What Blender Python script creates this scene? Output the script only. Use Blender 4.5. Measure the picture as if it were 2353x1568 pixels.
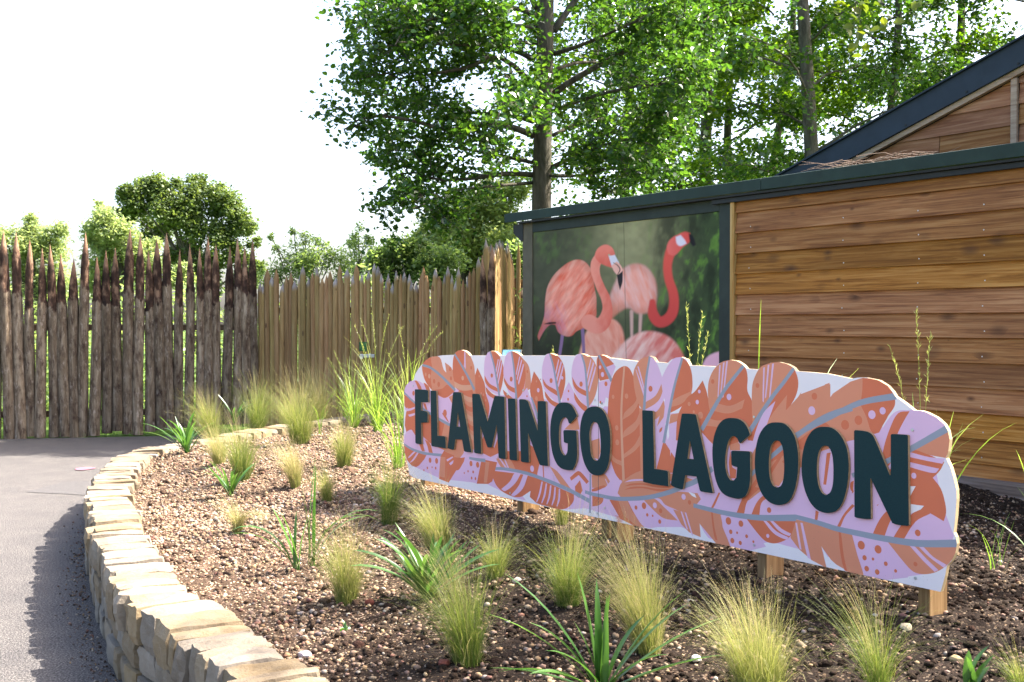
import bpy, bmesh, math, random
import numpy as np
from mathutils import Vector, Matrix, geometry, noise as mnoise

R = random.Random(7)
NR = np.random.RandomState(11)
SC = bpy.context.scene
COL = SC.collection
for o in list(SC.objects):
    bpy.data.objects.remove(o)

# ------------------------------------------------------------------ camera
EYE = np.array([0.0, 0.0, 1.6])
FOC, CX, CY = 2600.0, 1176.5, 784.1          # measured in a 2353 px wide view of the photograph
PITCH = math.atan(39.1 / FOC)
cam = bpy.data.cameras.new('camera')
cam_o = bpy.data.objects.new('camera', cam)
COL.objects.link(cam_o)
cam_o.location = EYE
cam_o.rotation_euler = (math.pi / 2 - PITCH, 0, 0)
cam.sensor_width = 36.0
cam.lens = 36.0 * FOC / 2353.0
cam.clip_start, cam.clip_end = 0.05, 1500
cam.dof.use_dof = True
cam.dof.focus_distance = 5.6
cam.dof.aperture_fstop = 13.0
SC.camera = cam_o

# ------------------------------------------------------------------ light
SUN_DIR = np.array([0.615, 0.186, 0.766])     # towards the sun
SUN_DIR = SUN_DIR / np.linalg.norm(SUN_DIR)
ELEV = math.asin(SUN_DIR[2])
AZ = math.atan2(SUN_DIR[0], SUN_DIR[1])       # clockwise from +Y
w = bpy.data.worlds.new('World')
SC.world = w
w.use_nodes = True
nt = w.node_tree
sky = nt.nodes.new('ShaderNodeTexSky')
sky.sky_type = 'NISHITA'
sky.sun_disc = False
sky.sun_elevation = ELEV
sky.sun_rotation = AZ
sky.air_density = 0.8
sky.dust_density = 4.5
sky.ozone_density = 0.5
bg = nt.nodes['Background']
bg.inputs['Strength'].default_value = 0.15
nt.links.new(sky.outputs[0], bg.inputs['Color'])
sun = bpy.data.lights.new('sun', 'SUN')
sun.energy = 5.0
sun.angle = math.radians(0.55)
sun.color = (1.0, 0.95, 0.87)
sun_o = bpy.data.objects.new('sun', sun)
COL.objects.link(sun_o)
sun_o.location = (20, 6, 30)
sun_o.rotation_euler = Vector(tuple(-SUN_DIR)).to_track_quat('-Z', 'Y').to_euler()
vs = SC.view_settings
vs.view_transform = 'Standard'
vs.look = 'None'
vs.exposure = 2.25
vs.gamma = 1.0
vs.use_curve_mapping = False
SC.render.engine = 'CYCLES'
SC.cycles.max_bounces = 8
SC.cycles.transparent_max_bounces = 8

# ------------------------------------------------------------------ helpers
def ray(px, py):
    x, y = (px - CX) / FOC, (CY - py) / FOC
    return np.array([x, math.cos(PITCH) + y * math.sin(PITCH), -math.sin(PITCH) + y * math.cos(PITCH)])

def pt(px, py, Y):
    r = ray(px, py)
    return EYE + r * (Y / r[1])

def on_z(px, py, z):
    r = ray(px, py)
    return EYE + r * ((z - EYE[2]) / r[2])

def tag(o, label=None, cat=None, group=None, kind=None):
    if label: o['label'] = label
    if cat: o['category'] = cat
    if group: o['group'] = group
    if kind: o['kind'] = kind
    return o

def empty(name, loc=(0, 0, 0), rz=0.0, **k):
    o = bpy.data.objects.new(name, None)
    COL.objects.link(o)
    o.empty_display_size = 0.2
    o.location = loc
    o.rotation_euler = (0, 0, rz)
    return tag(o, **k)

def link(name, me, parent=None, loc=None, rot=None, scl=None, **k):
    o = bpy.data.objects.new(name, me)
    COL.objects.link(o)
    if parent is not None: o.parent = parent
    if loc is not None: o.location = loc
    if rot is not None: o.rotation_euler = rot
    if scl is not None: o.scale = scl
    return tag(o, **k)

def npmesh(name, verts, faces, mats, attrs=None, smooth=False, midx=None, cols=None):
    """faces: array (n,k) or list of such arrays"""
    me = bpy.data.meshes.new(name)
    verts = np.asarray(verts, dtype=np.float32).reshape(-1, 3)
    if isinstance(faces, np.ndarray): faces = [faces]
    faces = [np.asarray(f, dtype=np.int32) for f in faces if len(f)]
    me.vertices.add(len(verts))
    me.vertices.foreach_set('co', verts.ravel())
    nl = sum(f.size for f in faces)
    npoly = sum(len(f) for f in faces)
    me.loops.add(nl)
    me.loops.foreach_set('vertex_index', np.concatenate([f.ravel() for f in faces]))
    me.polygons.add(npoly)
    tot = np.concatenate([np.full(len(f), f.shape[1], dtype=np.int32) for f in faces])
    st = np.concatenate([[0], np.cumsum(tot)[:-1]]).astype(np.int32)
    me.polygons.foreach_set('loop_start', st)
    me.polygons.foreach_set('loop_total', tot)
    if midx is not None: me.polygons.foreach_set('material_index', np.asarray(midx, dtype=np.int32))
    me.polygons.foreach_set('use_smooth', np.full(npoly, bool(smooth)))
    for m in (mats if isinstance(mats, (list, tuple)) else [mats]):
        me.materials.append(m)
    for an, av in (attrs or {}).items():
        a = me.attributes.new(an, 'FLOAT', 'POINT')
        a.data.foreach_set('value', np.asarray(av, dtype=np.float32).ravel())
    if cols is not None:
        a = me.attributes.new('paint', 'FLOAT_COLOR', 'POINT')
        c = np.ones((len(verts), 4), dtype=np.float32)
        c[:, :3] = cols
        a.data.foreach_set('color', c.ravel())
    me.update(calc_edges=True)
    me.validate()
    return me

class MB:
    """collects simple solids into one mesh"""
    def __init__(s): s.v = []; s.f3 = []; s.f4 = []; s.n = 0
    def add(s, v, f):
        f = np.asarray(f) + s.n
        (s.f3 if f.shape[1] == 3 else s.f4).append(f)
    def raw(s, v, f):
        v = np.asarray(v, dtype=float).reshape(-1, 3)
        for ff in (f if isinstance(f, list) else [f]):
            if len(ff): s.add(v, ff)
        s.v.append(v); s.n += len(v)
        return s
    def box(s, lo, hi):
        x0, y0, z0 = lo; x1, y1, z1 = hi
        v = [(x0,y0,z0),(x1,y0,z0),(x1,y1,z0),(x0,y1,z0),(x0,y0,z1),(x1,y0,z1),(x1,y1,z1),(x0,y1,z1)]
        return s.raw(v, np.array([(0,3,2,1),(4,5,6,7),(0,1,5,4),(1,2,6,5),(2,3,7,6),(3,0,4,7)]))
    def prism(s, poly, axis_vec, origin=(0,0,0)):
        """poly: list of 3d points (planar loop), extruded along axis_vec"""
        p = np.asarray(poly, dtype=float) + np.asarray(origin); n = len(p)
        v = np.concatenate([p, p + np.asarray(axis_vec)])
        tri = geometry.tessellate_polygon([[Vector(q) for q in p]])
        f3 = np.array([t for t in tri] + [(a + n, c + n, b + n) for a, b, c in tri])
        f4 = np.array([(i, (i + 1) % n, (i + 1) % n + n, i + n) for i in range(n)])
        return s.raw(v, [f3, f4])
    def tube(s, pts, rad, seg=6, caps=True):
        v, f = tube(pts, rad, seg)
        return s.raw(v, f)
    def mesh(s, name, mats, smooth=False, bevel=0.0, attrs=None):
        fs = []
        if s.f4: fs.append(np.concatenate(s.f4))
        if s.f3: fs.append(np.concatenate(s.f3))
        me = npmesh(name, np.concatenate(s.v), fs, mats, smooth=smooth, attrs=attrs)
        bm = bmesh.new(); bm.from_mesh(me)
        bmesh.ops.recalc_face_normals(bm, faces=bm.faces)
        if bevel > 0:
            bmesh.ops.bevel(bm, geom=list(bm.edges), offset=bevel, segments=1, profile=0.6, affect='EDGES')
        bm.to_mesh(me); bm.free()
        return me

def tube(pts, rad, seg=6):
    p = np.asarray(pts, dtype=float); n = len(p)
    rad = np.broadcast_to(np.asarray(rad, dtype=float), (n,))
    t = np.gradient(p, axis=0)
    t /= np.maximum(np.linalg.norm(t, axis=1, keepdims=True), 1e-9)
    ref = np.array([0.31, 0.17, 0.93]) if abs(t[0, 2]) < 0.8 else np.array([0.95, 0.3, 0.05])
    a = np.cross(t, ref); a /= np.maximum(np.linalg.norm(a, axis=1, keepdims=True), 1e-9)
    b = np.cross(t, a)
    ang = np.linspace(0, 2 * math.pi, seg, endpoint=False)
    v = p[:, None, :] + rad[:, None, None] * (np.cos(ang)[None, :, None] * a[:, None, :] + np.sin(ang)[None, :, None] * b[:, None, :])
    v = v.reshape(-1, 3)
    i = np.arange(n - 1)[:, None] * seg; j = np.arange(seg)[None, :]; k = (j + 1) % seg
    f = np.stack([i + j, i + k, i + seg + k, i + seg + j], axis=-1).reshape(-1, 4)
    v = np.concatenate([v, p[:1], p[-1:]])
    m = len(v)
    c0 = np.array([(m - 2, (q + 1) % seg, q) for q in range(seg)])
    c1 = np.array([(m - 1, (n - 1) * seg + q, (n - 1) * seg + (q + 1) % seg) for q in range(seg)])
    return v, [f, np.concatenate([c0, c1])]

def spline(pts, n):
    """Catmull-Rom through points, resampled evenly by arc length"""
    p = np.asarray(pts, dtype=float)
    q = np.concatenate([[2 * p[0] - p[1]], p, [2 * p[-1] - p[-2]]])
    out = []
    for i in range(len(p) - 1):
        a, b, c, d = q[i], q[i + 1], q[i + 2], q[i + 3]
        for t in np.linspace(0, 1, 12, endpoint=False):
            out.append(0.5 * (2 * b + (c - a) * t + (2 * a - 5 * b + 4 * c - d) * t * t + (3 * b - a - 3 * c + d) * t ** 3))
    out.append(p[-1]); out = np.array(out)
    s = np.concatenate([[0], np.cumsum(np.linalg.norm(np.diff(out, axis=0), axis=1))])
    u = np.linspace(0, s[-1], n)
    return np.stack([np.interp(u, s, out[:, k]) for k in range(p.shape[1])], axis=1)

def smooth_loop(pts, corner=48, n=4):
    """closed outline: round where it bends gently, sharp where it turns hard"""
    p = np.asarray(pts, dtype=float); m = len(p)
    d1 = p - np.roll(p, 1, 0); d2 = np.roll(p, -1, 0) - p
    a = np.degrees(np.abs(np.angle((d2[:, 0] + 1j * d2[:, 1]) * np.conj(d1[:, 0] + 1j * d1[:, 1]))))
    tan = (np.roll(p, -1, 0) - np.roll(p, 1, 0)) * 0.5
    out = []
    for i in range(m):
        j = (i + 1) % m
        L = np.linalg.norm(p[j] - p[i])
        def tg(k, other):
            if a[k] > corner: return (p[j] - p[i]) * 0.9
            v = tan[k]; l = np.linalg.norm(v)
            return v / max(l, 1e-9) * L
        t0, t1 = tg(i, j), tg(j, i)
        for t in np.linspace(0, 1, n, endpoint=False):
            h = (2 * t**3 - 3 * t**2 + 1, t**3 - 2 * t**2 + t, -2 * t**3 + 3 * t**2, t**3 - t**2)
            out.append(h[0] * p[i] + h[1] * t0 + h[2] * p[j] + h[3] * t1)
    return np.array(out)

def fbm(co, scale, octv=3, seed=0.0):
    """cheap vectorised value noise, 2d or 3d -> -1..1"""
    co = np.asarray(co, dtype=float) * scale + seed * 17.31
    tot = np.zeros(co.shape[:-1]); amp = 1.0; norm = 0
    D = co.shape[-1]
    for o in range(octv):
        i = np.floor(co).astype(np.int64); f = co - i; f = f * f * (3 - 2 * f)
        acc = 0
        for c in range(1 << D):
            wgt = 1; h = np.zeros(co.shape[:-1], dtype=np.int64)
            for d in range(D):
                b = (c >> d) & 1
                wgt = wgt * (f[..., d] if b else 1 - f[..., d])
                h = h * 1000003 + (i[..., d] + b) * (73856093, 19349663, 83492791)[d]
            h = (h ^ (h >> 13)) * 1274126177
            h = (h ^ (h >> 16)) & 0xffff
            acc = acc + wgt * (h / 32767.5 - 1)
        tot += acc * amp; norm += amp; amp *= 0.5; co = co * 2.03 + 5.7
    return tot / norm

# ------------------------------------------------------------------ materials
def lin(r, g, b):
    return tuple((c / 255 / 12.92) if c / 255 <= 0.04045 else ((c / 255 + 0.055) / 1.055) ** 2.4 for c in (r, g, b))

class M:
    def __init__(s, name, rough=0.7, spec=0.3, color=(0.5, 0.5, 0.5)):
        s.m = bpy.data.materials.new(name); s.m.use_nodes = True
        s.t = s.m.node_tree
        s.b = s.t.nodes['Principled BSDF']
        s.b.inputs['Roughness'].default_value = rough
        s.b.inputs['Specular IOR Level'].default_value = spec
        s.b.inputs['Base Color'].default_value = (*color, 1)
    def n(s, typ, **k):
        nd = s.t.nodes.new('ShaderNode' + typ)
        for a, v in k.items(): setattr(nd, a, v)
        return nd
    def l(s, a, b): s.t.links.new(a, b)
    def coords(s, scale=(1, 1, 1), rnd=0.0, which='Object'):
        tc = s.n('TexCoord'); mp = s.n('Mapping')
        s.l(tc.outputs[which], mp.inputs['Vector'])
        mp.inputs['Scale'].default_value = scale
        if rnd:
            oi = s.n('ObjectInfo'); mu = s.n('Math', operation='MULTIPLY'); mu.inputs[1].default_value = rnd
            s.l(oi.outputs['Random'], mu.inputs[0])
            cb = s.n('CombineXYZ')
            for i in range(3): s.l(mu.outputs[0], cb.inputs[i])
            s.l(cb.outputs[0], mp.inputs['Location'])
        return mp.outputs[0]
    def noise(s, vec, scale, detail=3, rough=0.55, dist=0.0):
        nd = s.n('TexNoise'); nd.inputs['Scale'].default_value = scale
        nd.inputs['Detail'].default_value = detail; nd.inputs['Roughness'].default_value = rough
        nd.inputs['Distortion'].default_value = dist
        if vec is not None: s.l(vec, nd.inputs['Vector'])
        return nd.outputs['Fac']
    def ramp(s, fac, stops, interp='LINEAR'):
        r = s.n('ValToRGB'); e = r.color_ramp.elements; r.color_ramp.interpolation = interp
        while len(e) < len(stops): e.new(0.5)
        for el, (p, c) in zip(e, stops):
            el.position = p; el.color = (*c, 1) if len(c) == 3 else c
        s.l(fac, r.inputs[0])
        return r.outputs[0]
    def mix(s, fac, a, b, mode='MIX'):
        nd = s.n('Mix', data_type='RGBA', blend_type=mode)
        for i, v in ((0, fac), (6, a), (7, b)):
            if hasattr(v, 'is_output'): s.l(v, nd.inputs[i])
            elif isinstance(v, (int, float)): nd.inputs[i].default_value = v
            else: nd.inputs[i].default_value = (*v, 1)
        return nd.outputs[2]
    def math(s, op, a, b=0.0, clamp=False):
        nd = s.n('Math', operation=op, use_clamp=clamp)
        for i, v in ((0, a), (1, b)):
            if hasattr(v, 'is_output'): s.l(v, nd.inputs[i])
            else: nd.inputs[i].default_value = v
        return nd.outputs[0]
    def attr(s, name):
        a = s.n('Attribute'); a.attribute_name = name
        return a
    def rnd(s): return s.n('ObjectInfo').outputs['Random']
    def color(s, c): s.l(c, s.b.inputs['Base Color']); return s
    def bump(s, h, strength=0.4, dist=0.01):
        bp = s.n('Bump'); bp.inputs['Strength'].default_value = strength; bp.inputs['Distance'].default_value = dist
        s.l(h, bp.inputs['Height']); s.l(bp.outputs[0], s.b.inputs['Normal']); return s
    def translucent(s, col, fac=0.4):
        tr = s.n('BsdfTranslucent'); mx = s.n('MixShader'); mx.inputs[0].default_value = fac
        if hasattr(col, 'is_output'): s.l(col, tr.inputs['Color'])
        else: tr.inputs['Color'].default_value = (*col, 1)
        s.l(s.b.outputs[0], mx.inputs[1]); s.l(tr.outputs[0], mx.inputs[2])
        s.l(mx.outputs[0], s.t.nodes['Material Output'].inputs['Surface']); return s

def wood(name, c1, c2, c3, knot, var=0.25, axis=0, rough=0.72, grain=26, knots=True, kscale=(2.6, 9, 9)):
    """timber with grain along a local axis, tint differing from piece to piece"""
    m = M(name, rough, 0.25)
    sc = [grain, grain, grain]; sc[axis] = 1.1
    v = m.coords(tuple(sc), 40)
    g = m.noise(v, 1.0, 5, 0.68, 0.55)
    col = m.ramp(g, [(0.36, c1), (0.5, c2), (0.63, c3)])
    v2 = m.coords((0.9, 3, 3) if axis == 0 else (3, 3, 0.9), 23)
    big = m.noise(v2, 1.2, 2)
    col = m.mix(m.math('MULTIPLY', m.math('SUBTRACT', big, 0.35, True), 1.1), col, c1)
    hs = m.n('HueSaturation'); m.l(col, hs.inputs['Color'])
    r = m.rnd()
    m.l(m.math('ADD', m.math('MULTIPLY', r, 2 * var), 1 - var), hs.inputs['Value'])
    wn = m.n('TexWhiteNoise', noise_dimensions='1D'); m.l(r, wn.inputs['W'])
    m.l(m.math('ADD', m.math('MULTIPLY', wn.outputs['Value'], 0.012), 0.4865), hs.inputs['Hue'])
    m.l(m.math('ADD', m.math('MULTIPLY', wn.outputs['Value'], 0.18), 0.97), hs.inputs['Saturation'])
    col = hs.outputs[0]
    if knots:
        vo = m.n('TexVoronoi'); vo.inputs['Scale'].default_value = 1.0
        m.l(m.coords(kscale, 61), vo.inputs['Vector'])
        sep = m.n('SeparateColor'); m.l(vo.outputs['Color'], sep.inputs[0])
        size = m.math('MULTIPLY', m.math('SUBTRACT', sep.outputs[0], 0.52, True), 0.6)
        k = m.math('LESS_THAN', vo.outputs['Distance'], size)
        ring = m.math('SUBTRACT', 1.0, m.math('DIVIDE', vo.outputs['Distance'], m.math('ADD', m.math('MULTIPLY', size, 1.9), 0.001)), True)
        col = m.mix(m.math('MULTIPLY', ring, 0.85, True), col, knot)
    m.color(col).bump(g, 0.4, 0.006)
    return m.m
# ------------------------------------------------------------------ plan of the planting bed
ZT = 0.42                                     # top of the stone wall
_o = [(1400,1601),(1280,1520),(1110,1392),(1000,1310),(930,1218),(830,1150),(730,1080),(680,1005),(612,900),(575,815),(545,745),(525,670),(508,600),(503,520),(512,455),(528,400),(556,345),(605,296),(660,262),(740,230),(850,198)]
outer_px = [(c[0] / 2.527, 947.8 + c[1] / 2.527) for c in _o]
outer = [tuple(on_z(x, y, ZT)[:2]) for x, y in outer_px]
outer = [(1.9, 1.35), (0.75, 1.75), (-0.1, 2.35)] + outer
for x, y in ((455, 1004), (524, 992), (615, 977), (765, 957), (886, 944)):
    outer.append(tuple(on_z(x, y + 2, ZT)[:2]))
outer += [(-0.9, 15.75), (0.2, 15.6)]
OUT = spline(outer, 700)
_t = np.gradient(OUT, axis=0); _t /= np.linalg.norm(_t, axis=1, keepdims=True)
NRM = np.stack([_t[:, 1], -_t[:, 0]], axis=1)  # towards the bed
WALLW = 0.30
INN = OUT + NRM * WALLW

U = np.array([0.5734, -0.8193])               # along the building front and the sign, towards the camera
NB = np.array([0.8193, 0.5734])               # away from the camera, square to both
RZ = math.atan2(U[1], U[0])
S0 = np.array([0.3679 * 4.3, 4.3])            # on the sign face, above the post at its near end
B0 = np.array([4.07, 9.0])                    # on the building front

def smooth01(x): x = np.clip(x, 0, 1); return x * x * (3 - 2 * x)

def soil_z(P):
    P = np.atleast_2d(np.asarray(P, dtype=float))
    d = np.full(len(P), 1e9)
    for i in range(0, len(INN), 6):
        d = np.minimum(d, np.hypot(P[:, 0] - INN[i, 0], P[:, 1] - INN[i, 1]))
    q = (P - S0) @ NB
    z = 0.345 + 0.135 * smooth01(d / 1.9)
    z -= 0.28 * smooth01((q - 0.2) / 3.8) * smooth01(((P - S0) @ U + 4.2) / 2.2)
    z += 0.05 * smooth01((-((P - S0) @ U) - 2.2) / 1.2) * smooth01(1 - np.abs(q) / 1.2)
    z += 0.022 * fbm(P, 1.7, 2, 3) + 0.016 * fbm(P, 5.5, 3, 5)
    return z

def sunlit_dryness(P):
    """soil tone with sun and shade painted in: 1 sunlit, dry and pale towards the path and the far end, 0 shaded, moist and dark"""
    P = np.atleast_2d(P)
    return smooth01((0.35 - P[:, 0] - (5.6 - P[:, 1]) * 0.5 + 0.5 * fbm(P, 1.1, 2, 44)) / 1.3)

def soil_at(px, py):
    z = 0.42
    for _ in range(25):
        p = on_z(px, py, z)
        z = 0.5 * z + 0.5 * float(soil_z(p[:2])[0])
    return np.array([p[0], p[1], z])

# ------------------------------------------------------------------ setting materials
m = M('meadow', 0.9, 0.1)
v = m.coords((1, 1, 1), 0)
m.color(m.ramp(m.noise(v, 0.9, 6, 0.65), [(0.3, (0.05, 0.085, 0.018)), (0.55, (0.09, 0.15, 0.03)), (0.75, (0.15, 0.2, 0.05))]))
m.bump(m.noise(v, 30, 4), 0.8, 0.05)
MEADOW = m.m

m = M('asphalt', 0.88, 0.3)
v = m.coords()
fine = m.noise(v, 95, 5, 0.8)
med = m.noise(v, 3.2, 5, 0.65)
vor = m.n('TexVoronoi'); vor.inputs['Scale'].default_value = 130; m.l(v, vor.inputs['Vector'])
col = m.ramp(fine, [(0.38, (0.016, 0.0145, 0.0138)), (0.5, (0.07, 0.0635, 0.059)), (0.62, (0.22, 0.2, 0.186))])
col = m.mix(m.math('MULTIPLY', m.math('LESS_THAN', vor.outputs['Distance'], 0.2), 0.55), col, (0.26, 0.24, 0.23))
col = m.mix(1.0, col, m.ramp(med, [(0.3, (0.82, 0.81, 0.83)), (0.7, (1.12, 1.1, 1.08))]), 'MULTIPLY')
m.color(col).bump(m.math('ADD', fine, m.math('MULTIPLY', vor.outputs['Distance'], 0.7)), 0.9, 0.008)
ASPHALT = m.m

m = M('asphalt_patch', 0.88, 0.3)
v = m.coords()
fine = m.noise(v, 200, 3, 0.7)
m.color(m.ramp(fine, [(0.36, (0.018, 0.016, 0.016)), (0.5, (0.062, 0.057, 0.055)), (0.64, (0.17, 0.156, 0.15))])).bump(fine, 0.8, 0.007)
PATCH = m.m

m = M('soil', 0.95, 0.15)
v = m.coords()
n1 = m.noise(v, 42, 5, 0.7); n2 = m.noise(v, 2.2, 4, 0.6)
vo = m.n('TexVoronoi'); vo.inputs['Scale'].default_value = 85; m.l(v, vo.inputs['Vector'])
col = m.ramp(n1, [(0.3, (0.022, 0.014, 0.009)), (0.5, (0.052, 0.034, 0.023)), (0.68, (0.10, 0.068, 0.048))])
sep = m.n('SeparateColor'); m.l(vo.outputs['Color'], sep.inputs[0])
peb = m.math('MULTIPLY', m.math('LESS_THAN', vo.outputs['Distance'], 0.42), m.math('GREATER_THAN', sep.outputs[1], 0.66))
col = m.mix(peb, col, m.ramp(sep.outputs[0], [(0.0, (0.36, 0.24, 0.14)), (0.5, (0.44, 0.36, 0.27)), (1.0, (0.2, 0.12, 0.085))]))
col = m.mix(1.0, col, m.ramp(n2, [(0.35, (0.8, 0.78, 0.76)), (0.65, (1.15, 1.1, 1.05))]), 'MULTIPLY')
col = m.mix(1.0, col, m.ramp(m.attr('dry').outputs['Fac'], [(0.0, (0.4, 0.385, 0.37)), (1.0, (1.75, 1.72, 1.66))]), 'MULTIPLY')  # dry to moist tone, with the bed's sun and shade painted in
m.color(col).bump(m.math('ADD', n1, m.math('MULTIPLY', peb, 0.35)), 1.0, 0.03)
SOIL = m.m

m = M('paint_colour', 0.8, 0.25)
m.color(m.attr('paint').outputs['Color'])
PEBBLE = m.m

m = M('sandstone', 0.85, 0.2)
v = m.n('NewGeometry').outputs['Position']
n1 = m.noise(v, 6, 5, 0.65); n2 = m.noise(v, 60, 4, 0.7)
col = m.ramp(n1, [(0.3, (0.17, 0.118, 0.062)), (0.5, (0.215, 0.160, 0.095)), (0.7, (0.235, 0.19, 0.13))])
hs = m.n('HueSaturation'); m.l(col, hs.inputs['Color'])
r = m.rnd(); m.l(m.math('ADD', m.math('MULTIPLY', r, 0.4), 0.74), hs.inputs['Value'])
wn = m.n('TexWhiteNoise', noise_dimensions='1D'); m.l(r, wn.inputs['W'])
m.l(m.math('ADD', m.math('MULTIPLY', wn.outputs['Value'], 0.5), 0.6), hs.inputs['Saturation'])
m.color(m.mix(m.math('MULTIPLY', m.math('SUBTRACT', n2, 0.5, True), 1.2), hs.outputs[0], (0.2, 0.16, 0.12)))
m.bump(m.math('ADD', n2, m.math('MULTIPLY', n1, 1.5)), 0.55, 0.012)
STONE = m.m
m = M('grey_blue_stone', 0.85, 0.2)
v = m.n('NewGeometry').outputs['Position']
n1 = m.noise(v, 5, 5, 0.65); n2 = m.noise(v, 50, 4, 0.7)
m.color(m.ramp(n1, [(0.3, (0.14, 0.125, 0.105)), (0.55, (0.20, 0.175, 0.14)), (0.75, (0.25, 0.21, 0.155))])).bump(m.math('ADD', n2, n1), 0.55, 0.012)
STONE2 = m.m
m = M('mortar', 0.95, 0.1)
v = m.coords()
m.color(m.ramp(m.noise(v, 40, 4), [(0.3, (0.12, 0.1, 0.08)), (0.7, (0.22, 0.19, 0.15))])).bump(m.noise(v, 60, 4), 0.7, 0.01)
MORTAR = m.m

# ------------------------------------------------------------------ ground, path, soil
gv = [(-400, -60, -0.004), (400, -60, -0.004), (400, 900, -0.004), (-400, 900, -0.004)]
link('ground', npmesh('ground', gv, np.array([(0, 1, 2, 3)]), MEADOW), kind='structure')
pth = [(-14, -4, 0), (3.5, -4, 0), (3.5, 1.5, 0), (1.0, 2.2, 0), (0.2, 15.4, 0), (-1.2, 16.25, 0), (-3.8, 16.4, 0), (-7.8, 15.55, 0), (-14, 14.2, 0)]
link('path', npmesh('path', pth, np.array([tuple(range(len(pth)))]), ASPHALT), kind='structure')

# older repair in the tarmac, its edge meeting the wall
a, b, c, d = on_z(60, 1131, 0.004), on_z(217, 1139, 0.004), on_z(224, 1106, 0.004), on_z(148, 1107, 0.004)
link('path_repair', npmesh('path_repair', np.array([a, b, c, d]), np.array([(0, 1, 2, 3)]), PATCH), kind='structure')

m = M('pink_spray', 0.8, 0.2)
m.color(m.ramp(m.noise(m.coords(), 60, 4), [(0.45, (0.30, 0.10, 0.145)), (0.7, (0.16, 0.12, 0.12))]))
ang = np.linspace(0, 2 * math.pi, 22, endpoint=False)
c = on_z(194, 1077, 0.008)
ring = np.stack([c[0] + 0.10 * np.cos(ang) * (1 + 0.15 * np.sin(3 * ang)), c[1] + 0.13 * np.sin(ang), np.full(22, 0.008)], 1)
link('paint_mark', npmesh('paint_mark', ring, np.array([tuple(range(22))]), m.m),
     label='pink sprayed paint mark on the grey tarmac path beside the curved stone wall', cat='paint mark')

step = 0.04
xs = np.arange(-4.0, 7.2, step); ys = np.arange(1.2, 16.4, step)
gx, gy = np.meshgrid(xs, ys)
P = np.stack([gx.ravel(), gy.ravel()], 1)
bed = np.concatenate([OUT + NRM * WALLW * 0.45, [(0.35, 14.6), (7.6, 4.3), (7.6, 1.0)]])
def inside(P, poly):
    r = np.zeros(len(P), dtype=bool); x, y = P[:, 0], P[:, 1]
    q = np.roll(poly, -1, 0)
    for (x0, y0), (x1, y1) in zip(poly, q):
        if y0 == y1: continue
        cnd = ((y0 > y) != (y1 > y)) & (x < (x1 - x0) * (y - y0) / (y1 - y0) + x0)
        r ^= cnd
    return r
BEDP = np.concatenate([(OUT + NRM * WALLW * 0.45)[::5], [(0.35, 14.6), (7.6, 4.3), (7.6, 1.0)]])
ins = inside(P, BEDP)
z = soil_z(P)
z = z + 0.014 * fbm(P, 14, 2, 9) + 0.007 * fbm(P, 33, 1, 2)
idx = np.arange(len(P)).reshape(gx.shape)
q = np.stack([idx[:-1, :-1], idx[:-1, 1:], idx[1:, 1:], idx[1:, :-1]], -1).reshape(-1, 4)
q = q[ins[q].all(1)]
used, inv = np.unique(q, return_inverse=True)
link('planting_soil', npmesh('planting_soil', np.c_[P, z][used], inv.reshape(-1, 4), SOIL, {'dry': sunlit_dryness(P[used])}, smooth=True), kind='structure')  # soil mask also carries the painted sun and shade

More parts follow.
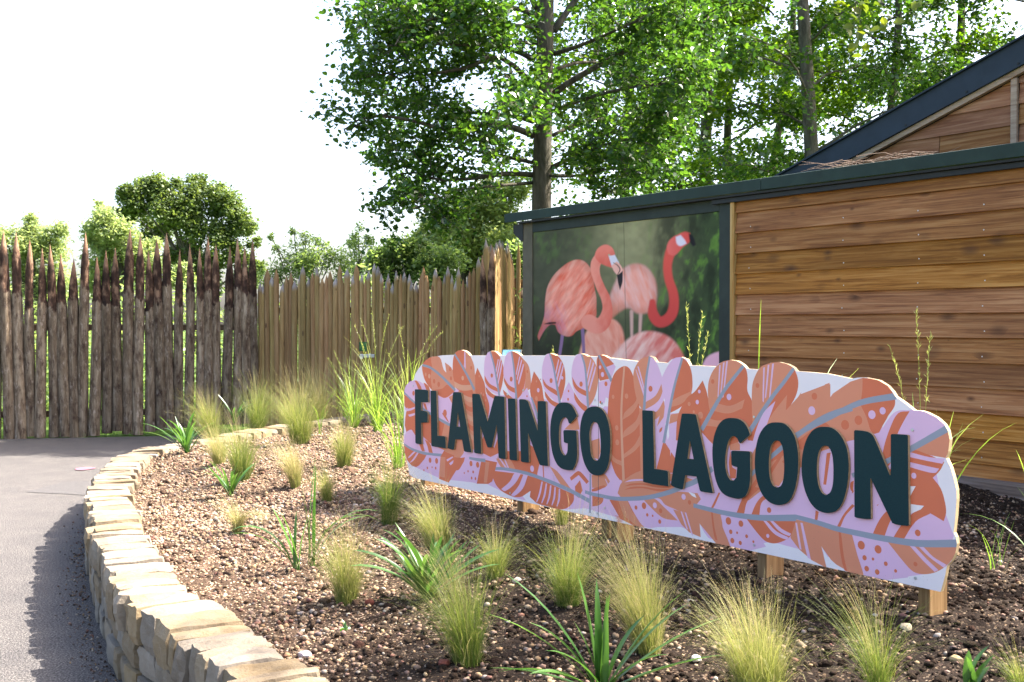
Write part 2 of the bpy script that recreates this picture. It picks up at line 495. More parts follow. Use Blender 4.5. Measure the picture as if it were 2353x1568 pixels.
# pebbles and clods: thousands of small stones, denser and finer near the viewer
def ico(sub=0):
    if sub < 0:
        return np.array([(1, 0, 0), (0, 1, 0), (-1, 0, 0), (0, -1, 0), (0, 0, 1), (0, 0, -1)], float), np.array([(0, 1, 4), (1, 2, 4), (2, 3, 4), (3, 0, 4), (1, 0, 5), (2, 1, 5), (3, 2, 5), (0, 3, 5)])
    bm = bmesh.new(); bmesh.ops.create_icosphere(bm, subdivisions=sub + 1, radius=1.0)
    v = np.array([x.co[:] for x in bm.verts]); f = np.array([[x.index for x in fc.verts] for fc in bm.faces]); bm.free()
    return v, f
def scatter(name, N, smin, smax, palette, wts, rough_amp, flat, ymax, power, sub=0, sink=0.25, seed=3, mat=None, jit=0.12, ymin=0.0, pale=False):
    rs = np.random.RandomState(seed)
    vv, ff = ico(sub)
    variants = []
    for k in range(9):
        dsp = 1 + rough_amp * fbm(vv + k * 7.7, 1.6, 2, k)
        variants.append(vv * dsp[:, None])
    pos = []
    cnt = 0
    while cnt < N:
        c = np.stack([rs.uniform(-3.9, 6.5, 60000), rs.uniform(2.2, 15.5, 60000)], 1)
        keep = inside(c, BED_IN)
        dd = c[:, 1]
        keep &= (rs.rand(len(c)) < np.minimum(1, (2.6 / dd) ** power)) & (dd < ymax) & (dd > ymin)
        keep &= (np.abs(c[:, 0]) < dd * 0.49 + 0.25)
        if pale:                           # stonier towards the path and the far end, patchy everywhere
            keep &= rs.rand(len(c)) < (0.33 + 0.67 * sunlit_dryness(c)) * np.clip(0.65 + 1.1 * fbm(c, 2.6, 2, 21), 0.15, 1)
        pos.append(c[keep]); cnt += keep.sum()
    pos = np.concatenate(pos)[:N]
    zz = soil_z(pos) + 0.014 * fbm(pos, 14, 2, 9) + 0.007 * fbm(pos, 33, 1, 2)
    s = smin + (smax - smin) * rs.rand(N) ** 3.2
    s *= 0.85 + 0.04 * pos[:, 1]
    asp = np.stack([rs.uniform(0.75, 1.35, N), rs.uniform(0.7, 1.15, N), rs.uniform(flat, 0.95, N)], 1) * s[:, None]
    rz = rs.uniform(0, 6.28, N); tx = rs.uniform(-0.5, 0.5, N)
    nv = len(vv)
    V = np.empty((N, nv, 3)); which = rs.randint(0, 9, N)
    for k in range(9):
        i = np.where(which == k)[0]
        p = variants[k][None] * asp[i][:, None, :]
        y = p[..., 1] * np.cos(tx[i])[:, None] - p[..., 2] * np.sin(tx[i])[:, None]
        z2 = p[..., 1] * np.sin(tx[i])[:, None] + p[..., 2] * np.cos(tx[i])[:, None]
        x = p[..., 0] * np.cos(rz[i])[:, None] - y * np.sin(rz[i])[:, None]
        y2 = p[..., 0] * np.sin(rz[i])[:, None] + y * np.cos(rz[i])[:, None]
        V[i] = np.stack([x + pos[i, 0][:, None], y2 + pos[i, 1][:, None], z2 + (zz[i] + s[i] * (0.5 - sink))[:, None]], -1)
    F = (ff[None] + (np.arange(N) * nv)[:, None, None]).reshape(-1, 3)
    pal = np.array(palette); ci = rs.choice(len(pal), N, p=np.array(wts) / np.sum(wts))
    col = pal[ci] * rs.uniform(1 - jit * 2, 1 + jit, (N, 1)) * rs.uniform(0.95, 1.05, (N, 3))
    if not pale: col = col * (0.42 + 1.23 * sunlit_dryness(pos))[:, None]  # clods painted paler in the sunlit part, darker in the shaded part
    me = npmesh(name, V.reshape(-1, 3), F, mat or PEBBLE, smooth=True, cols=np.repeat(np.clip(col, 0, 1), nv, 0))
    return link(name, me, kind='stuff')
BED_IN = np.concatenate([INN[::5] + NRM[::5] * 0.03, [(0.35, 14.4), (7.4, 4.3), (7.4, 1.0)]])
CREAM = [(0.30, 0.21, 0.13), (0.28, 0.18, 0.095), (0.19, 0.13, 0.085), (0.34, 0.285, 0.225), (0.165, 0.08, 0.055), (0.15, 0.125, 0.11), (0.23, 0.145, 0.108)]
PW = [4.5, 3.2, 5, 1.3, 1.8, 1.2, 3]
scatter('pebbles', 20000, 0.0025, 0.0145, CREAM, PW, 0.32, 0.5, 7.5, 0.9, seed=3, pale=True)
scatter('pebbles', 40000, 0.0045, 0.0155, CREAM, PW, 0.3, 0.5, 15.5, 0.7, sub=-1, seed=4, ymin=6.5, pale=True)
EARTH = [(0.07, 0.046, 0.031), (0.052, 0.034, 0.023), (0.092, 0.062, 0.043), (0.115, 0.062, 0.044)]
CLOD = M('earth_clod', 0.97, 0.1)
_v = CLOD.coords()
_n = CLOD.noise(_v, 130, 3, 0.7)
CLOD.color(CLOD.mix(1.0, CLOD.attr('paint').outputs['Color'], CLOD.ramp(_n, [(0.3, (0.55, 0.55, 0.55)), (0.7, (1.35, 1.3, 1.25))]), 'MULTIPLY')).bump(_n, 1.0, 0.012)
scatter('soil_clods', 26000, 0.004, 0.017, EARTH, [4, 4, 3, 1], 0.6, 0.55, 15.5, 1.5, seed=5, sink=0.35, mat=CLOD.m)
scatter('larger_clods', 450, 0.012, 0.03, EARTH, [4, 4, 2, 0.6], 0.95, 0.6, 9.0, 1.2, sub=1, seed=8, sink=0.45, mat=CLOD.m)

# grit gathered along the foot of the wall
rsg = np.random.RandomState(31)
gi = rsg.randint(60, 560, 1500); gp = OUT[gi] - NRM[gi] * (0.01 + np.abs(rsg.normal(0, 0.07, 1500)))[:, None]
ov, of_ = ico(-1); gs = rsg.uniform(0.003, 0.009, 1500)
GV = ov[None] * gs[:, None, None] * rsg.uniform(0.6, 1.3, (1500, 1, 3)) + np.c_[gp, gs * 0.4][:, None, :]
GC = np.array(CREAM + EARTH)[rsg.randint(0, 11, 1500)] * rsg.uniform(0.5, 1.0, (1500, 1))
link('grit', npmesh('grit', GV.reshape(-1, 3), (of_[None] + (np.arange(1500) * 6)[:, None, None]).reshape(-1, 3), PEBBLE, smooth=True, cols=np.repeat(GC, 6, 0)), kind='stuff')

# single stones that stand out on the soil
def rock(px, py, size, col, label, seed):
    v, f = ico(1)
    v = v * (1 + 0.45 * fbm(v + seed, 1.1, 2, seed))[:, None] * np.array([1.1, 0.9, 0.72]) * size
    p = soil_at(px, py)
    mm = M('rock_colour', 0.85, 0.2)
    nn = mm.noise(mm.coords(), 45, 4, 0.65)
    mm.color(mm.ramp(nn, [(0.3, tuple(c * 0.72 for c in col)), (0.7, tuple(c * 1.15 for c in col))])).bump(nn, 0.6, 0.01)
    link('rock', npmesh('rock', v, f, mm.m), loc=(p[0], p[1], p[2] + size * 0.42), rot=(0.2, 0.1, seed), label=label, cat='stone', group='loose stones on the planting soil')
rock(851, 1391, 0.024, (0.2, 0.055, 0.035), 'brick red stone on dark soil right of the brown grass tuft', 1)
rock(1021, 1530, 0.024, (0.19, 0.06, 0.04), 'dull red stone at the foot of the upright green grass tuft', 2)
rock(703, 1513, 0.026, (0.33, 0.28, 0.29), 'pale mauve grey stone near the wall coping in the foreground', 3)
rock(1188, 1339, 0.022, (0.33, 0.27, 0.23), 'pale stone in shade beside the dark soil left of the tall green tuft', 4)
rock(572, 1238, 0.030, (0.45, 0.22, 0.16), 'pink stone at the foot of the mop headed golden tuft', 5)
rock(1600, 1518, 0.017, (0.55, 0.5, 0.42), 'white stone right of the leaning golden grass tuft', 6)
rock(2082, 1450, 0.026, (0.4, 0.33, 0.22), 'tan stone on the soil beside the nearest sign post', 7)
rock(2198, 1525, 0.026, (0.42, 0.3, 0.15), 'ochre stone on the dark soil in the lower right corner', 8)

# ------------------------------------------------------------------ stone wall
wall = empty('stone_wall', (OUT[300, 0], OUT[300, 1], 0), label='low curved dry stone wall with upright coping stones edging the planting bed', cat='wall')
WL = Vector(wall.location)
def stone_mesh(seed, cuts=(3, 4, 3), rough=0.10, bow=0.0):
    bm = bmesh.new(); bmesh.ops.create_cube(bm, size=1.0)
    bmesh.ops.subdivide_edges(bm, edges=list(bm.edges), cuts=3, use_grid_fill=True)
    v = np.array([x.co[:] for x in bm.verts])
    r = np.abs(v) * 2
    k = np.sort(r, axis=1)
    edge = np.clip((k[:, 1] - 0.55) / 0.45, 0, 1) * 0.07 + np.clip((k[:, 0] - 0.6) / 0.4, 0, 1) * 0.05
    v2 = v * (1 - edge[:, None])
    d = np.stack([fbm(v * 1.2 + 3 * a, 2.3, 3, seed + a * 5) for a in range(3)], 1)
    v2 = v2 + d * rough
    for x, c in zip(bm.verts, v2): x.co = c
    me = bpy.data.meshes.new('stone'); bm.to_mesh(me); bm.free()
    return me
cop_meshes = [stone_mesh(k, rough=0.075) for k in range(14)]
fac_meshes = [stone_mesh(40 + k, rough=0.08) for k in range(10)]
for k, me in enumerate(cop_meshes): me.materials.append(STONE)
for k, me in enumerate(fac_meshes): me.materials.append(STONE if k % 4 else STONE2)
seglen = np.linalg.norm(np.diff(OUT, axis=0), axis=1); CUM = np.concatenate([[0], np.cumsum(seglen)])
TOT = CUM[-1]
def at_len(s):
    return np.array([np.interp(s, CUM, OUT[:, 0]), np.interp(s, CUM, OUT[:, 1])]), np.array([np.interp(s, CUM, NRM[:, 0]), np.interp(s, CUM, NRM[:, 1])])
rs = random.Random(5)
s = 0.6; k = 0
while s < TOT - 0.3:
    wd = rs.choice([0.07, 0.1, 0.13, 0.15, 0.17, 0.2, 0.22]) * rs.uniform(0.9, 1.1)
    p, n = at_len(s + wd / 2)
    if p[1] > 11.8: wd *= 1.5; p, n = at_len(s + wd / 2)
    L = WALLW + rs.uniform(-0.04, 0.035); H = 0.17 + rs.uniform(-0.02, 0.03)
    off = WALLW / 2 + rs.uniform(-0.022, 0.022)
    c = p + n * off
    ztop = ZT + rs.uniform(-0.012, 0.012)
    link('coping_stone', cop_meshes[rs.randrange(14)], wall, (c[0] - WL.x, c[1] - WL.y, ztop - H / 2),
         (rs.uniform(-0.025, 0.025), rs.uniform(-0.04, 0.04), math.atan2(n[1], n[0]) + rs.uniform(-0.035, 0.035) + (math.pi if rs.random() < 0.5 else 0)),
         (L, wd * 0.985, H))
    s += wd * 0.965; k += 1
# face stones in two uneven courses, built where the wall turns to the path
rs = random.Random(9)
for zlo, zhi in ((0.0, 0.135), (0.135, 0.262)):
    s = 0.6
    while s < TOT - 4.5:
        wd = rs.uniform(0.1, 0.34)
        p, n = at_len(s + wd / 2)
        h = zhi - zlo - rs.uniform(0.004, 0.018)
        c = p + n * (0.075 + rs.uniform(-0.012, 0.014))
        link('stone', fac_meshes[rs.randrange(10)], wall, (c[0] - WL.x, c[1] - WL.y, zlo + h / 2),
             (0, rs.uniform(-0.05, 0.05), math.atan2(n[1], n[0]) + rs.uniform(-0.04, 0.04) + (math.pi if rs.random() < 0.5 else 0)), (0.15, wd * 0.99, h * 1.03))
        s += wd
i = np.arange(0, 690, 3)
lo, hi = 0.03, WALLW - 0.04
prof = [(lo, 0.0), (lo, 0.30), (hi, 0.33), (hi, 0.0)]
V = np.concatenate([np.c_[OUT[i] + NRM[i] * a - np.array(WL)[:2], np.full(len(i), zz)] for a, zz in prof])
n = len(i); F = []
for a in range(4):
    b = (a + 1) % 4
    F += [(a * n + q, a * n + q + 1, b * n + q + 1, b * n + q) for q in range(n - 1)]
link('mortar_core', npmesh('mortar_core', V, np.array(F), MORTAR), wall)

# ------------------------------------------------------------------ stake fences
m = M('weathered_stake', 0.85, 0.15)
td = m.attr('tip').outputs['Fac']; bark = m.attr('bark').outputs['Fac']
v = m.coords((1, 1, 1), 35)
vs_ = m.coords((14, 14, 1.6), 35)
n1 = m.noise(vs_, 1.4, 5, 0.7, 0.6); n2 = m.noise(m.coords((7, 7, 3.5), 51), 1.7, 4, 0.6)
grey = m.ramp(n1, [(0.25, (0.055, 0.037, 0.022)), (0.48, (0.16, 0.115, 0.074)), (0.75, (0.31, 0.25, 0.175))])
blot = m.noise(m.coords((9, 9, 3.2), 77), 1.6, 5, 0.7)
grey = m.mix(m.math('MULTIPLY', m.math('SUBTRACT', blot, 0.47, True), 5.0, True), grey, (0.05, 0.03, 0.02))
lite = m.noise(m.coords((16, 16, 6), 31), 1.5, 4, 0.7)
grey = m.mix(m.math('MULTIPLY', m.math('SUBTRACT', lite, 0.56, True), 5.0, True), grey, (0.36, 0.29, 0.225))
fresh = m.ramp(n1, [(0.3, (0.20, 0.10, 0.055)), (0.6, (0.31, 0.185, 0.115)), (0.8, (0.38, 0.26, 0.18))])
drk = m.ramp(n2, [(0.35, (0.02, 0.012, 0.009)), (0.52, (0.062, 0.033, 0.021)), (0.66, (0.24, 0.145, 0.09))])
e1 = m.math('ADD', td, m.math('MULTIPLY', m.math('SUBTRACT', n2, 0.5), 0.4))
f1 = m.math('MULTIPLY', m.math('SUBTRACT', e1, 0.2), 9.0, True)
col = m.mix(f1, fresh, drk)
e2 = m.math('ADD', bark, m.math('MULTIPLY', m.math('SUBTRACT', n2, 0.5), 0.45))
f2 = m.math('MULTIPLY', e2, 25.0, True)
col = m.mix(f2, col, grey)
hs = m.n('HueSaturation'); m.l(col, hs.inputs['Color'])
m.l(m.math('ADD', m.math('MULTIPLY', m.rnd(), 0.6), 0.7), hs.inputs['Value'])
m.color(hs.outputs[0]).bump(m.math('ADD', n1, n2), 0.8, 0.02)
DARKSTAKE = m.m

m = M('pale_stake', 0.75, 0.2)
td = m.attr('tip').outputs['Fac']
n1 = m.noise(m.coords((22, 22, 1.4), 35), 1.3, 4, 0.6, 0.5)
col = m.ramp(n1, [(0.3, (0.20, 0.118, 0.045)), (0.52, (0.29, 0.185, 0.075)), (0.75, (0.38, 0.265, 0.125))])
vo = m.n('TexVoronoi'); vo.inputs['Scale'].default_value = 1.0; m.l(m.coords((13, 13, 5), 61), vo.inputs['Vector'])
sp = m.n('SeparateColor'); m.l(vo.outputs['Color'], sp.inputs[0])
kn = m.math('LESS_THAN', vo.outputs['Distance'], m.math('MULTIPLY', m.math('SUBTRACT', sp.outputs[0], 0.55, True), 0.5))
col = m.mix(m.math('MULTIPLY', kn, 0.8), col, (0.1, 0.05, 0.025))
f1 = m.math('MULTIPLY', m.math('SUBTRACT', 0.16, m.math('ADD', td, m.math('MULTIPLY', m.math('SUBTRACT', n1, 0.5), 0.12))), 14.0, True)
wn = m.n('TexWhiteNoise', noise_dimensions='1D'); m.l(m.rnd(), wn.inputs['W'])
f1 = m.math('MULTIPLY', f1, m.math('GREATER_THAN', wn.outputs['Value'], 0.45))
col = m.mix(f1, col, (0.3, 0.26, 0.24))
hs = m.n('HueSaturation'); m.l(col, hs.inputs['Color'])
m.l(m.math('ADD', m.math('MULTIPLY', m.rnd(), 0.5), 0.75), hs.inputs['Value'])
m.l(m.math('ADD', m.math('MULTIPLY', wn.outputs['Value'], 0.035), 0.482), hs.inputs['Hue'])
m.color(hs.outputs[0]).bump(n1, 0.3, 0.005)
PALESTAKE = m.m
RAILWOOD = wood('rail_wood', (0.12, 0.085, 0.055), (0.19, 0.14, 0.09), (0.26, 0.2, 0.14), (0.05, 0.03, 0.02))

def stake(name, base, height, r, tiplen, barkfrac, lean, mat, parent, seed, seg=9, bow=0.02, shoulder=True):
    """a round pole, cut to a long point at the top; 'tip' = metres below the point, 'bark' = metres below the edge of the bark"""
    ks = [0, 0.12, 0.3, 0.5, 0.68, 0.82, 1.0]
    hb = height - tiplen
    zs = [hb * k for k in ks] + [hb + tiplen * k for k in (0.2, 0.42, 0.65, 0.85, 0.985)]
    rr = [r * (1.06 - 0.10 * k) for k in ks] + [r * x for x in (0.93, 0.72, 0.46, 0.2, 0.02)]
    if shoulder:                                   # bark ends in a step above which the wood is shaved thinner
        zsh = height - barkfrac
        zs2, rr2 = [], []
        for a, b in zip(zs, rr):
            zs2.append(a); rr2.append(b if a < zsh else b * 0.87)
        zs2 += [zsh - 0.012, zsh + 0.012]; rr2 += [r * 0.98, r * 0.85]
        o = np.argsort(zs2); zs = list(np.array(zs2)[o]); rr = list(np.array(rr2)[o])
    zs = np.array(zs); rr = np.array(rr)
    ang = np.linspace(0, 2 * math.pi, seg, endpoint=False) + seed
    wob = 1 + 0.13 * fbm(np.stack([np.cos(ang)[None] + zs[:, None] * 1.5, np.sin(ang)[None] * np.ones((len(zs), 1))], -1), 1.3, 2, seed)
    cx = lean * zs / height + bow * np.sin(zs / height * 3.1 + seed)
    cy = 0.6 * bow * np.sin(zs / height * 4.3 + seed * 2)
    V = np.stack([cx[:, None] + rr[:, None] * wob * np.cos(ang), cy[:, None] + rr[:, None] * wob * np.sin(ang), np.repeat(zs[:, None], seg, 1)], -1).reshape(-1, 3)
    n = len(zs)
    i = np.arange(n - 1)[:, None] * seg; j = np.arange(seg)[None]; k = (j + 1) % seg
    F = np.stack([i + j, i + k, i + seg + k, i + seg + j], -1).reshape(-1, 4)
    tip = (height - V[:, 2]); bark = (height - barkfrac) - V[:, 2]
    me = npmesh(name, V, F, mat, {'tip': tip, 'bark': bark}, smooth=True)
    return link(name, me, parent, tuple(base))

dark = empty('stake_fence', (-4, 16.1, 0), label='tall fence of dark weathered pointed stakes at the end of the path', cat='fence')
DL = np.array(dark.location)
rows = [(-42 - 71 * k, 130 + (k * 53) % 110, -30 - 72 * k, 1430 + 2 * k, 520 + (k * 37) % 80) for k in range(9, 0, -1)] + [(-42,140,-30,1430,520),(28,105,50,1425,490),(106,120,130,1425,500),(182,165,200,1405,600),(254,220,260,1410,560),(318,195,335,1410,600),(388,255,400,1405,570),
 (466,280,465,1415,540),(527,120,528,1410,470),(603,275,597,1400,550),(671,230,662,1385,560),(729,215,735,1370,580),(814,92,807,1390,490),(869,125,872,1395,540),
 (932,230,940,1375,600),(990,160,1005,1365,560),(1048,125,1065,1360,440),(1120,225,1130,1350,580),(1183,195,1190,1350,480),(1257,215,1250,1340,530),
 (1312,145,1305,1335,490),(1354,195,1365,1330,560),(1433,205,1430,1330,580),(1488,155,1485,1330,450),(1541,205,1542,1325,500),(1590,160,1595,1320,510)]
for i, (tx, ty, bx, by, sh) in enumerate(rows):
    f = lambda c: c / 2.7296
    Y = 15.75 + 0.9 * f(bx) / 590
    b = pt(f(bx), 488.3 + f(by), Y); t = pt(f(tx), 488.3 + f(ty), Y); s_ = pt(f(bx), 488.3 + f(sh), Y)
    h = t[2] - b[2]
    wpx = R.uniform(62, 72) if i < 25 else R.uniform(56, 64)
    stake('stake', b - DL, h, wpx / 2 / 2.7296 / FOC * Y, R.uniform(0.5, 0.68), t[2] - s_[2], t[0] - b[0], DARKSTAKE, dark, i * 1.37)
for zz in (0.32, 1.55):
    a = pt(-270, 900, 15.6); b = pt(590, 900, 16.85)
    mb = MB(); dirv = (b - a); dirv[2] = 0; L = np.linalg.norm(dirv); dirv /= L
    mb.box((0, -0.022, -0.045), (L, 0.022, 0.045))
    link('rail', mb.mesh('rail', RAILWOOD, bevel=0.004), dark, (a[0] - DL[0], a[1] - DL[1], zz), (0, 0, math.atan2(dirv[1], dirv[0])))

pale = empty('picket_fence', (-2, 16.4, 0), label='fence of slim pale yellow round stakes behind the ornamental grasses', cat='fence')
PL = np.array(pale.location)
tops = [(62,430),(85,450),(112,350),(142,400),(172,352),(200,440),(228,400),(253,370),(280,425),(315,390),(338,335),(370,405),(395,375),(420,340),(448,410),(478,390),(505,362),(535,405),
 (567,330),(590,420),(613,350),(645,390),(673,325),(703,380),(725,415),(750,365),(773,315),(797,335),(823,380),(848,420),(870,380),(893,440),(917,360),(940,385),(965,370),(997,385),(1020,430),
 (1043,435),(1065,385),(1090,335),(1115,390),(1140,420),(1162,345),(1188,400),(1215,385),(1238,335),(1262,385),(1283,425),(1313,345),(1335,415),(1357,400),(1378,365),(1400,345),(1425,280)]
for i, (tx, ty) in enumerate(tops):
    x = 574.5 + tx / 2.7296; Y = 16.75 - 0.75 * (x - 597) / 500
    t = pt(x, 488.3 + ty / 2.7296, Y)
    nx = tops[i + 1][0] if i + 1 < len(tops) else tx + 27
    rr = 0.67 * max(22, min(30, nx - tx)) / 2.7296 / FOC * Y
    stake('stake', np.array([t[0], Y + R.uniform(-0.012, 0.012), 0.02]) - PL, t[2] - 0.02, rr, R.uniform(0.13, 0.2), 9, R.uniform(-0.015, 0.015), PALESTAKE, pale, i * 2.1, seg=8, bow=0.006, shoulder=False)
for zz in (0.7, 1.8):
    a = pt(597, 900, 16.82); b = pt(1104, 900, 16.08); dv = b - a; L = math.hypot(dv[0], dv[1])
    mb = MB(); mb.box((0, -0.02, -0.045), (L, 0.02, 0.045))
    link('rail', mb.mesh('rail', RAILWOOD, bevel=0.004), pale, (a[0] - PL[0], a[1] + 0.02 - PL[1], zz), (0, 0, math.atan2(dv[1], dv[0])))

# sunlit return of the pale fence, running back beside the building
ret = empty('picket_fence', (-0.3, 17.0, 0), label='sunlit return of pale stakes running back beside the green building corner', cat='fence')
RL = np.array(ret.location)
rt = [(1476,160),(1483,215),(1490,190),(1495,205),(1503,230),(1509,195),(1515,200),(1524,215),(1535,230),(1543,190),(1550,180),(1558,205),(1565,165),(1573,175),(1582,172),(1590,210),(1600,232),(1607,200),(1615,180),(1622,230),(1630,260),(1636,240),(1641,270)]
for i, (tx, ty) in enumerate(rt):
    x = 574.5 + tx / 2.7296; Y = 16.15 + 2.0 * (i / (len(rt) - 1))
    t = pt(x, 488.3 + ty / 2.7296, Y)
    stake('stake', np.array([t[0], Y, 0.0]) - RL, t[2], 0.043, R.uniform(0.2, 0.35), 9, R.uniform(-0.01, 0.01), PALESTAKE, ret, i * 1.7, seg=8, bow=0.006, shoulder=False)
t = pt(574.5 + 1683 / 2.7296, 488.3 + 190 / 2.7296, 18.35)
stake('stake', np.array([t[0], 18.35, 0]) - RL, t[2], 0.042, 0.35, 9, 0, PALESTAKE, ret, 4.4, seg=8, bow=0.004, shoulder=False)
for zz in (0.8, 2.2):
    a = pt(1113, 800, 16.15); b = pt(1177, 800, 18.2)
    dv = b - a; L = math.hypot(dv[0], dv[1]); mb = MB(); mb.box((0, -0.02, -0.045), (L, 0.02, 0.045))
    link('rail', mb.mesh('rail', RAILWOOD, bevel=0.004), ret, (a[0] - 0.05 - RL[0], a[1] - RL[1], zz), (0, 0, math.atan2(dv[1], dv[0])))

for (tx, ty, bx, sh, lab) in ((1458, 262, 1468, 570, 'left of two dark pointed posts where the pale fence turns back'), (1512, 200, 1518, 600, 'taller right one of two dark pointed posts where the pale fence turns back')):
    Y = 15.75; t = pt(574.5 + tx / 2.7296, 488.3 + ty / 2.7296, Y); bX = pt(574.5 + bx / 2.7296, 900, Y)[0]
    s_ = pt(574.5 + bx / 2.7296, 488.3 + sh / 2.7296, Y)
    o = stake('fence_post', (bX, Y, 0), t[2], 0.062, 0.5, t[2] - s_[2], t[0] - bX, DARKSTAKE, None, tx)
    tag(o, lab, 'post', 'dark posts at the fence corner')

# log panel and brown post glimpsed between the return fence and the building
GATEWOOD = wood('log_wood', (0.09, 0.05, 0.025), (0.24, 0.13, 0.05), (0.33, 0.19, 0.08), (0.05, 0.03, 0.02), axis=2)
lp = empty('log_screen', (0.12, 18.6, 0), label='log screen with split bark panels in the gap beside the building', cat='screen')
mb = MB(); mb.box((-0.05, -0.05, 0), (0.05, 0.05, 2.35)); link('post', mb.mesh('post', GATEWOOD, bevel=0.006), lp, (-0.06, 0, 0))
for zz in (0.4, 1.35, 2.28):
    mb = MB(); mb.box((0.0, -0.03, -0.05), (1.3, 0.03, 0.05)); link('rail', mb.mesh('rail', GATEWOOD, bevel=0.005), lp, (0, 0.0, zz))
for k in range(12):
    mb = MB()
    mb.tube(np.array([(0.05 + k * 0.105, 0.09, 0.02), (0.052 + k * 0.105, 0.09, 1.2), (0.05 + k * 0.105, 0.09, 2.24)]), 0.05, 8)
    link('log', mb.mesh('log', RAILWOOD, smooth=True), lp)
# ------------------------------------------------------------------ building
bld = empty('visitor_building', (B0[0], B0[1], 0), RZ, label='timber clad building with green metal eaves, gable and flamingo photo panel', cat='building')
def on_wall(px, py, back=0.0):
    """pixel of the photograph -> local (along, up) on the plane 'back' metres behind the building front"""
    r = ray(px, py); n3 = np.array([NB[0], NB[1], 0]); p0 = np.array([B0[0], B0[1], 0]) + n3 * back
    q = EYE + r * (np.dot(n3, p0 - EYE) / np.dot(n3, r))
    d = q[:2] - B0
    return float(d @ U), float(q[2])
def wall_box(name, x0, x1, y0, y1, z0, z1, mat, bevel=0.003, parent=None, **k):
    mb = MB(); mb.box((0, 0, 0), (x1 - x0, y1 - y0, z1 - z0))
    return link(name, mb.mesh(name, mat, bevel=bevel), parent or bld, (x0, y0, z0), **k)

CEDAR = wood('cladding_timber', (0.175, 0.078, 0.026), (0.335, 0.165, 0.057), (0.445, 0.25, 0.10), (0.05, 0.02, 0.009), 0.21, grain=34, kscale=(4.2, 7, 8))
GABLEWOOD = wood('gable_timber', (0.18, 0.078, 0.032), (0.28, 0.14, 0.063), (0.38, 0.22, 0.115), (0.06, 0.028, 0.018), 0.22)
BATTEN = wood('pale_batten', (0.30, 0.17, 0.06), (0.45, 0.30, 0.13), (0.55, 0.4, 0.2), (0.2, 0.1, 0.04), 0.1, axis=2, knots=False)
STRIPWOOD = wood('weathered_strip', (0.26, 0.18, 0.12), (0.36, 0.27, 0.19), (0.44, 0.34, 0.25), (0.12, 0.07, 0.04), 0.1, knots=False)
SLEEPER = wood('sleeper_timber', (0.10, 0.075, 0.055), (0.17, 0.135, 0.105), (0.24, 0.2, 0.165), (0.05, 0.035, 0.025), 0.15)
def metal(name, c, rough):
    mm = M(name, rough, 0.5)
    n = mm.noise(mm.coords(), 5, 4, 0.6)
    mm.b.inputs['Specular IOR Level'].default_value = 0.22
    mm.color(mm.ramp(n, [(0.3, tuple(x * 0.8 for x in c)), (0.7, tuple(x * 1.2 for x in c))])); mm.bump(mm.noise(mm.coords(), 160, 2), 0.05, 0.002)
    return mm.m
GREENMETAL = metal('green_coated_metal', (0.015, 0.032, 0.027), 0.55)
BLUEMETAL = metal('slate_blue_metal', (0.018, 0.028, 0.042), 0.55)
BLACKMETAL = metal('black_trim', (0.018, 0.020, 0.021), 0.5)
GREENPAINT = metal('dark_green_painted_timber', (0.026, 0.036, 0.030), 0.6)
OLIVE = metal('olive_painted_post', (0.115, 0.102, 0.068), 0.7)
SCREW = M('steel_screw', 0.35, 0.5, (0.55, 0.55, 0.55)); SCREW.b.inputs['Metallic'].default_value = 0.7; SCREW = SCREW.m

XL, XR = on_wall(1205, 700)[0], 4.0
XB = on_wall(1695, 600)[0]                     # left end of the boards
CH = 0.207
k = 0
zb = 0.244
rs = random.Random(2)
while zb < 2.86:
    z1 = min(zb + CH + 0.03, 2.90)
    h = z1 - zb
    # feather edged: thick and proud at the lower edge, thin where the next board laps it
    prof = [(0, -0.040 - rs.uniform(0, 0.005), 0), (0, -0.040, 0.010), (0, -0.006, h), (0, 0.004, h), (0, 0.004, 0)]
    mb = MB(); mb.prism(prof, (XR - XB - 0.004, 0, 0))
    link('plank', mb.mesh('plank', CEDAR, bevel=0.0015), bld, (XB + 0.002, 0.0, zb), (rs.uniform(-0.004, 0.004), 0, 0))
    zb += CH; k += 1
mb = MB()
for xx in (XB + 0.2, XB + 1.35, -0.95, -0.35 + 0.02):
    for q in range(12):
        zz = 0.244 + CH * q + 0.055; xj = xx + rs.uniform(-0.015, 0.015); yy = -0.036
        a = np.linspace(0, 2 * math.pi, 8, endpoint=False)
        mb.prism([(xj + 0.0055 * math.cos(t), yy, zz + 0.0055 * math.sin(t)) for t in a], (0, -0.0025, 0))
link('screws', mb.mesh('screws', SCREW), bld, kind='stuff')

wall_box('batten', XB - 0.055, XB, -0.056, 0.03, 0.2, 2.88, BATTEN, label='pale yellow upright batten between boards and photo panel')
XM1 = on_wall(1657, 600)[0]; XM0 = on_wall(1227, 600)[0]
wall_box('frame_post', XM1, XB - 0.057, -0.03, 0.03, 0.2, 2.88, GREENPAINT)
wall_box('frame_post', XL, XM0, -0.03, 0.06, 0.0, 2.90, OLIVE, label='olive green corner post left of the flamingo photo')
ZM = 2.765
wall_box('frame_rail', XM0 + 0.001, XM1 - 0.001, -0.026, 0.03, ZM, 2.90, GREENPAINT)
wall_box('side_wall', XL + 0.05, XL + 0.12, 0.062, 6.0, 0.0, 2.85, OLIVE)
wall_box('back_structure', XL + 0.13, XR, 0.04, 0.10, 0.05, 2.85, BLACKMETAL, label='dark sheathing behind the cladding')
wall_box('sleeper', XL, XR, -0.14, -0.047, 0.06, 0.34, SLEEPER)
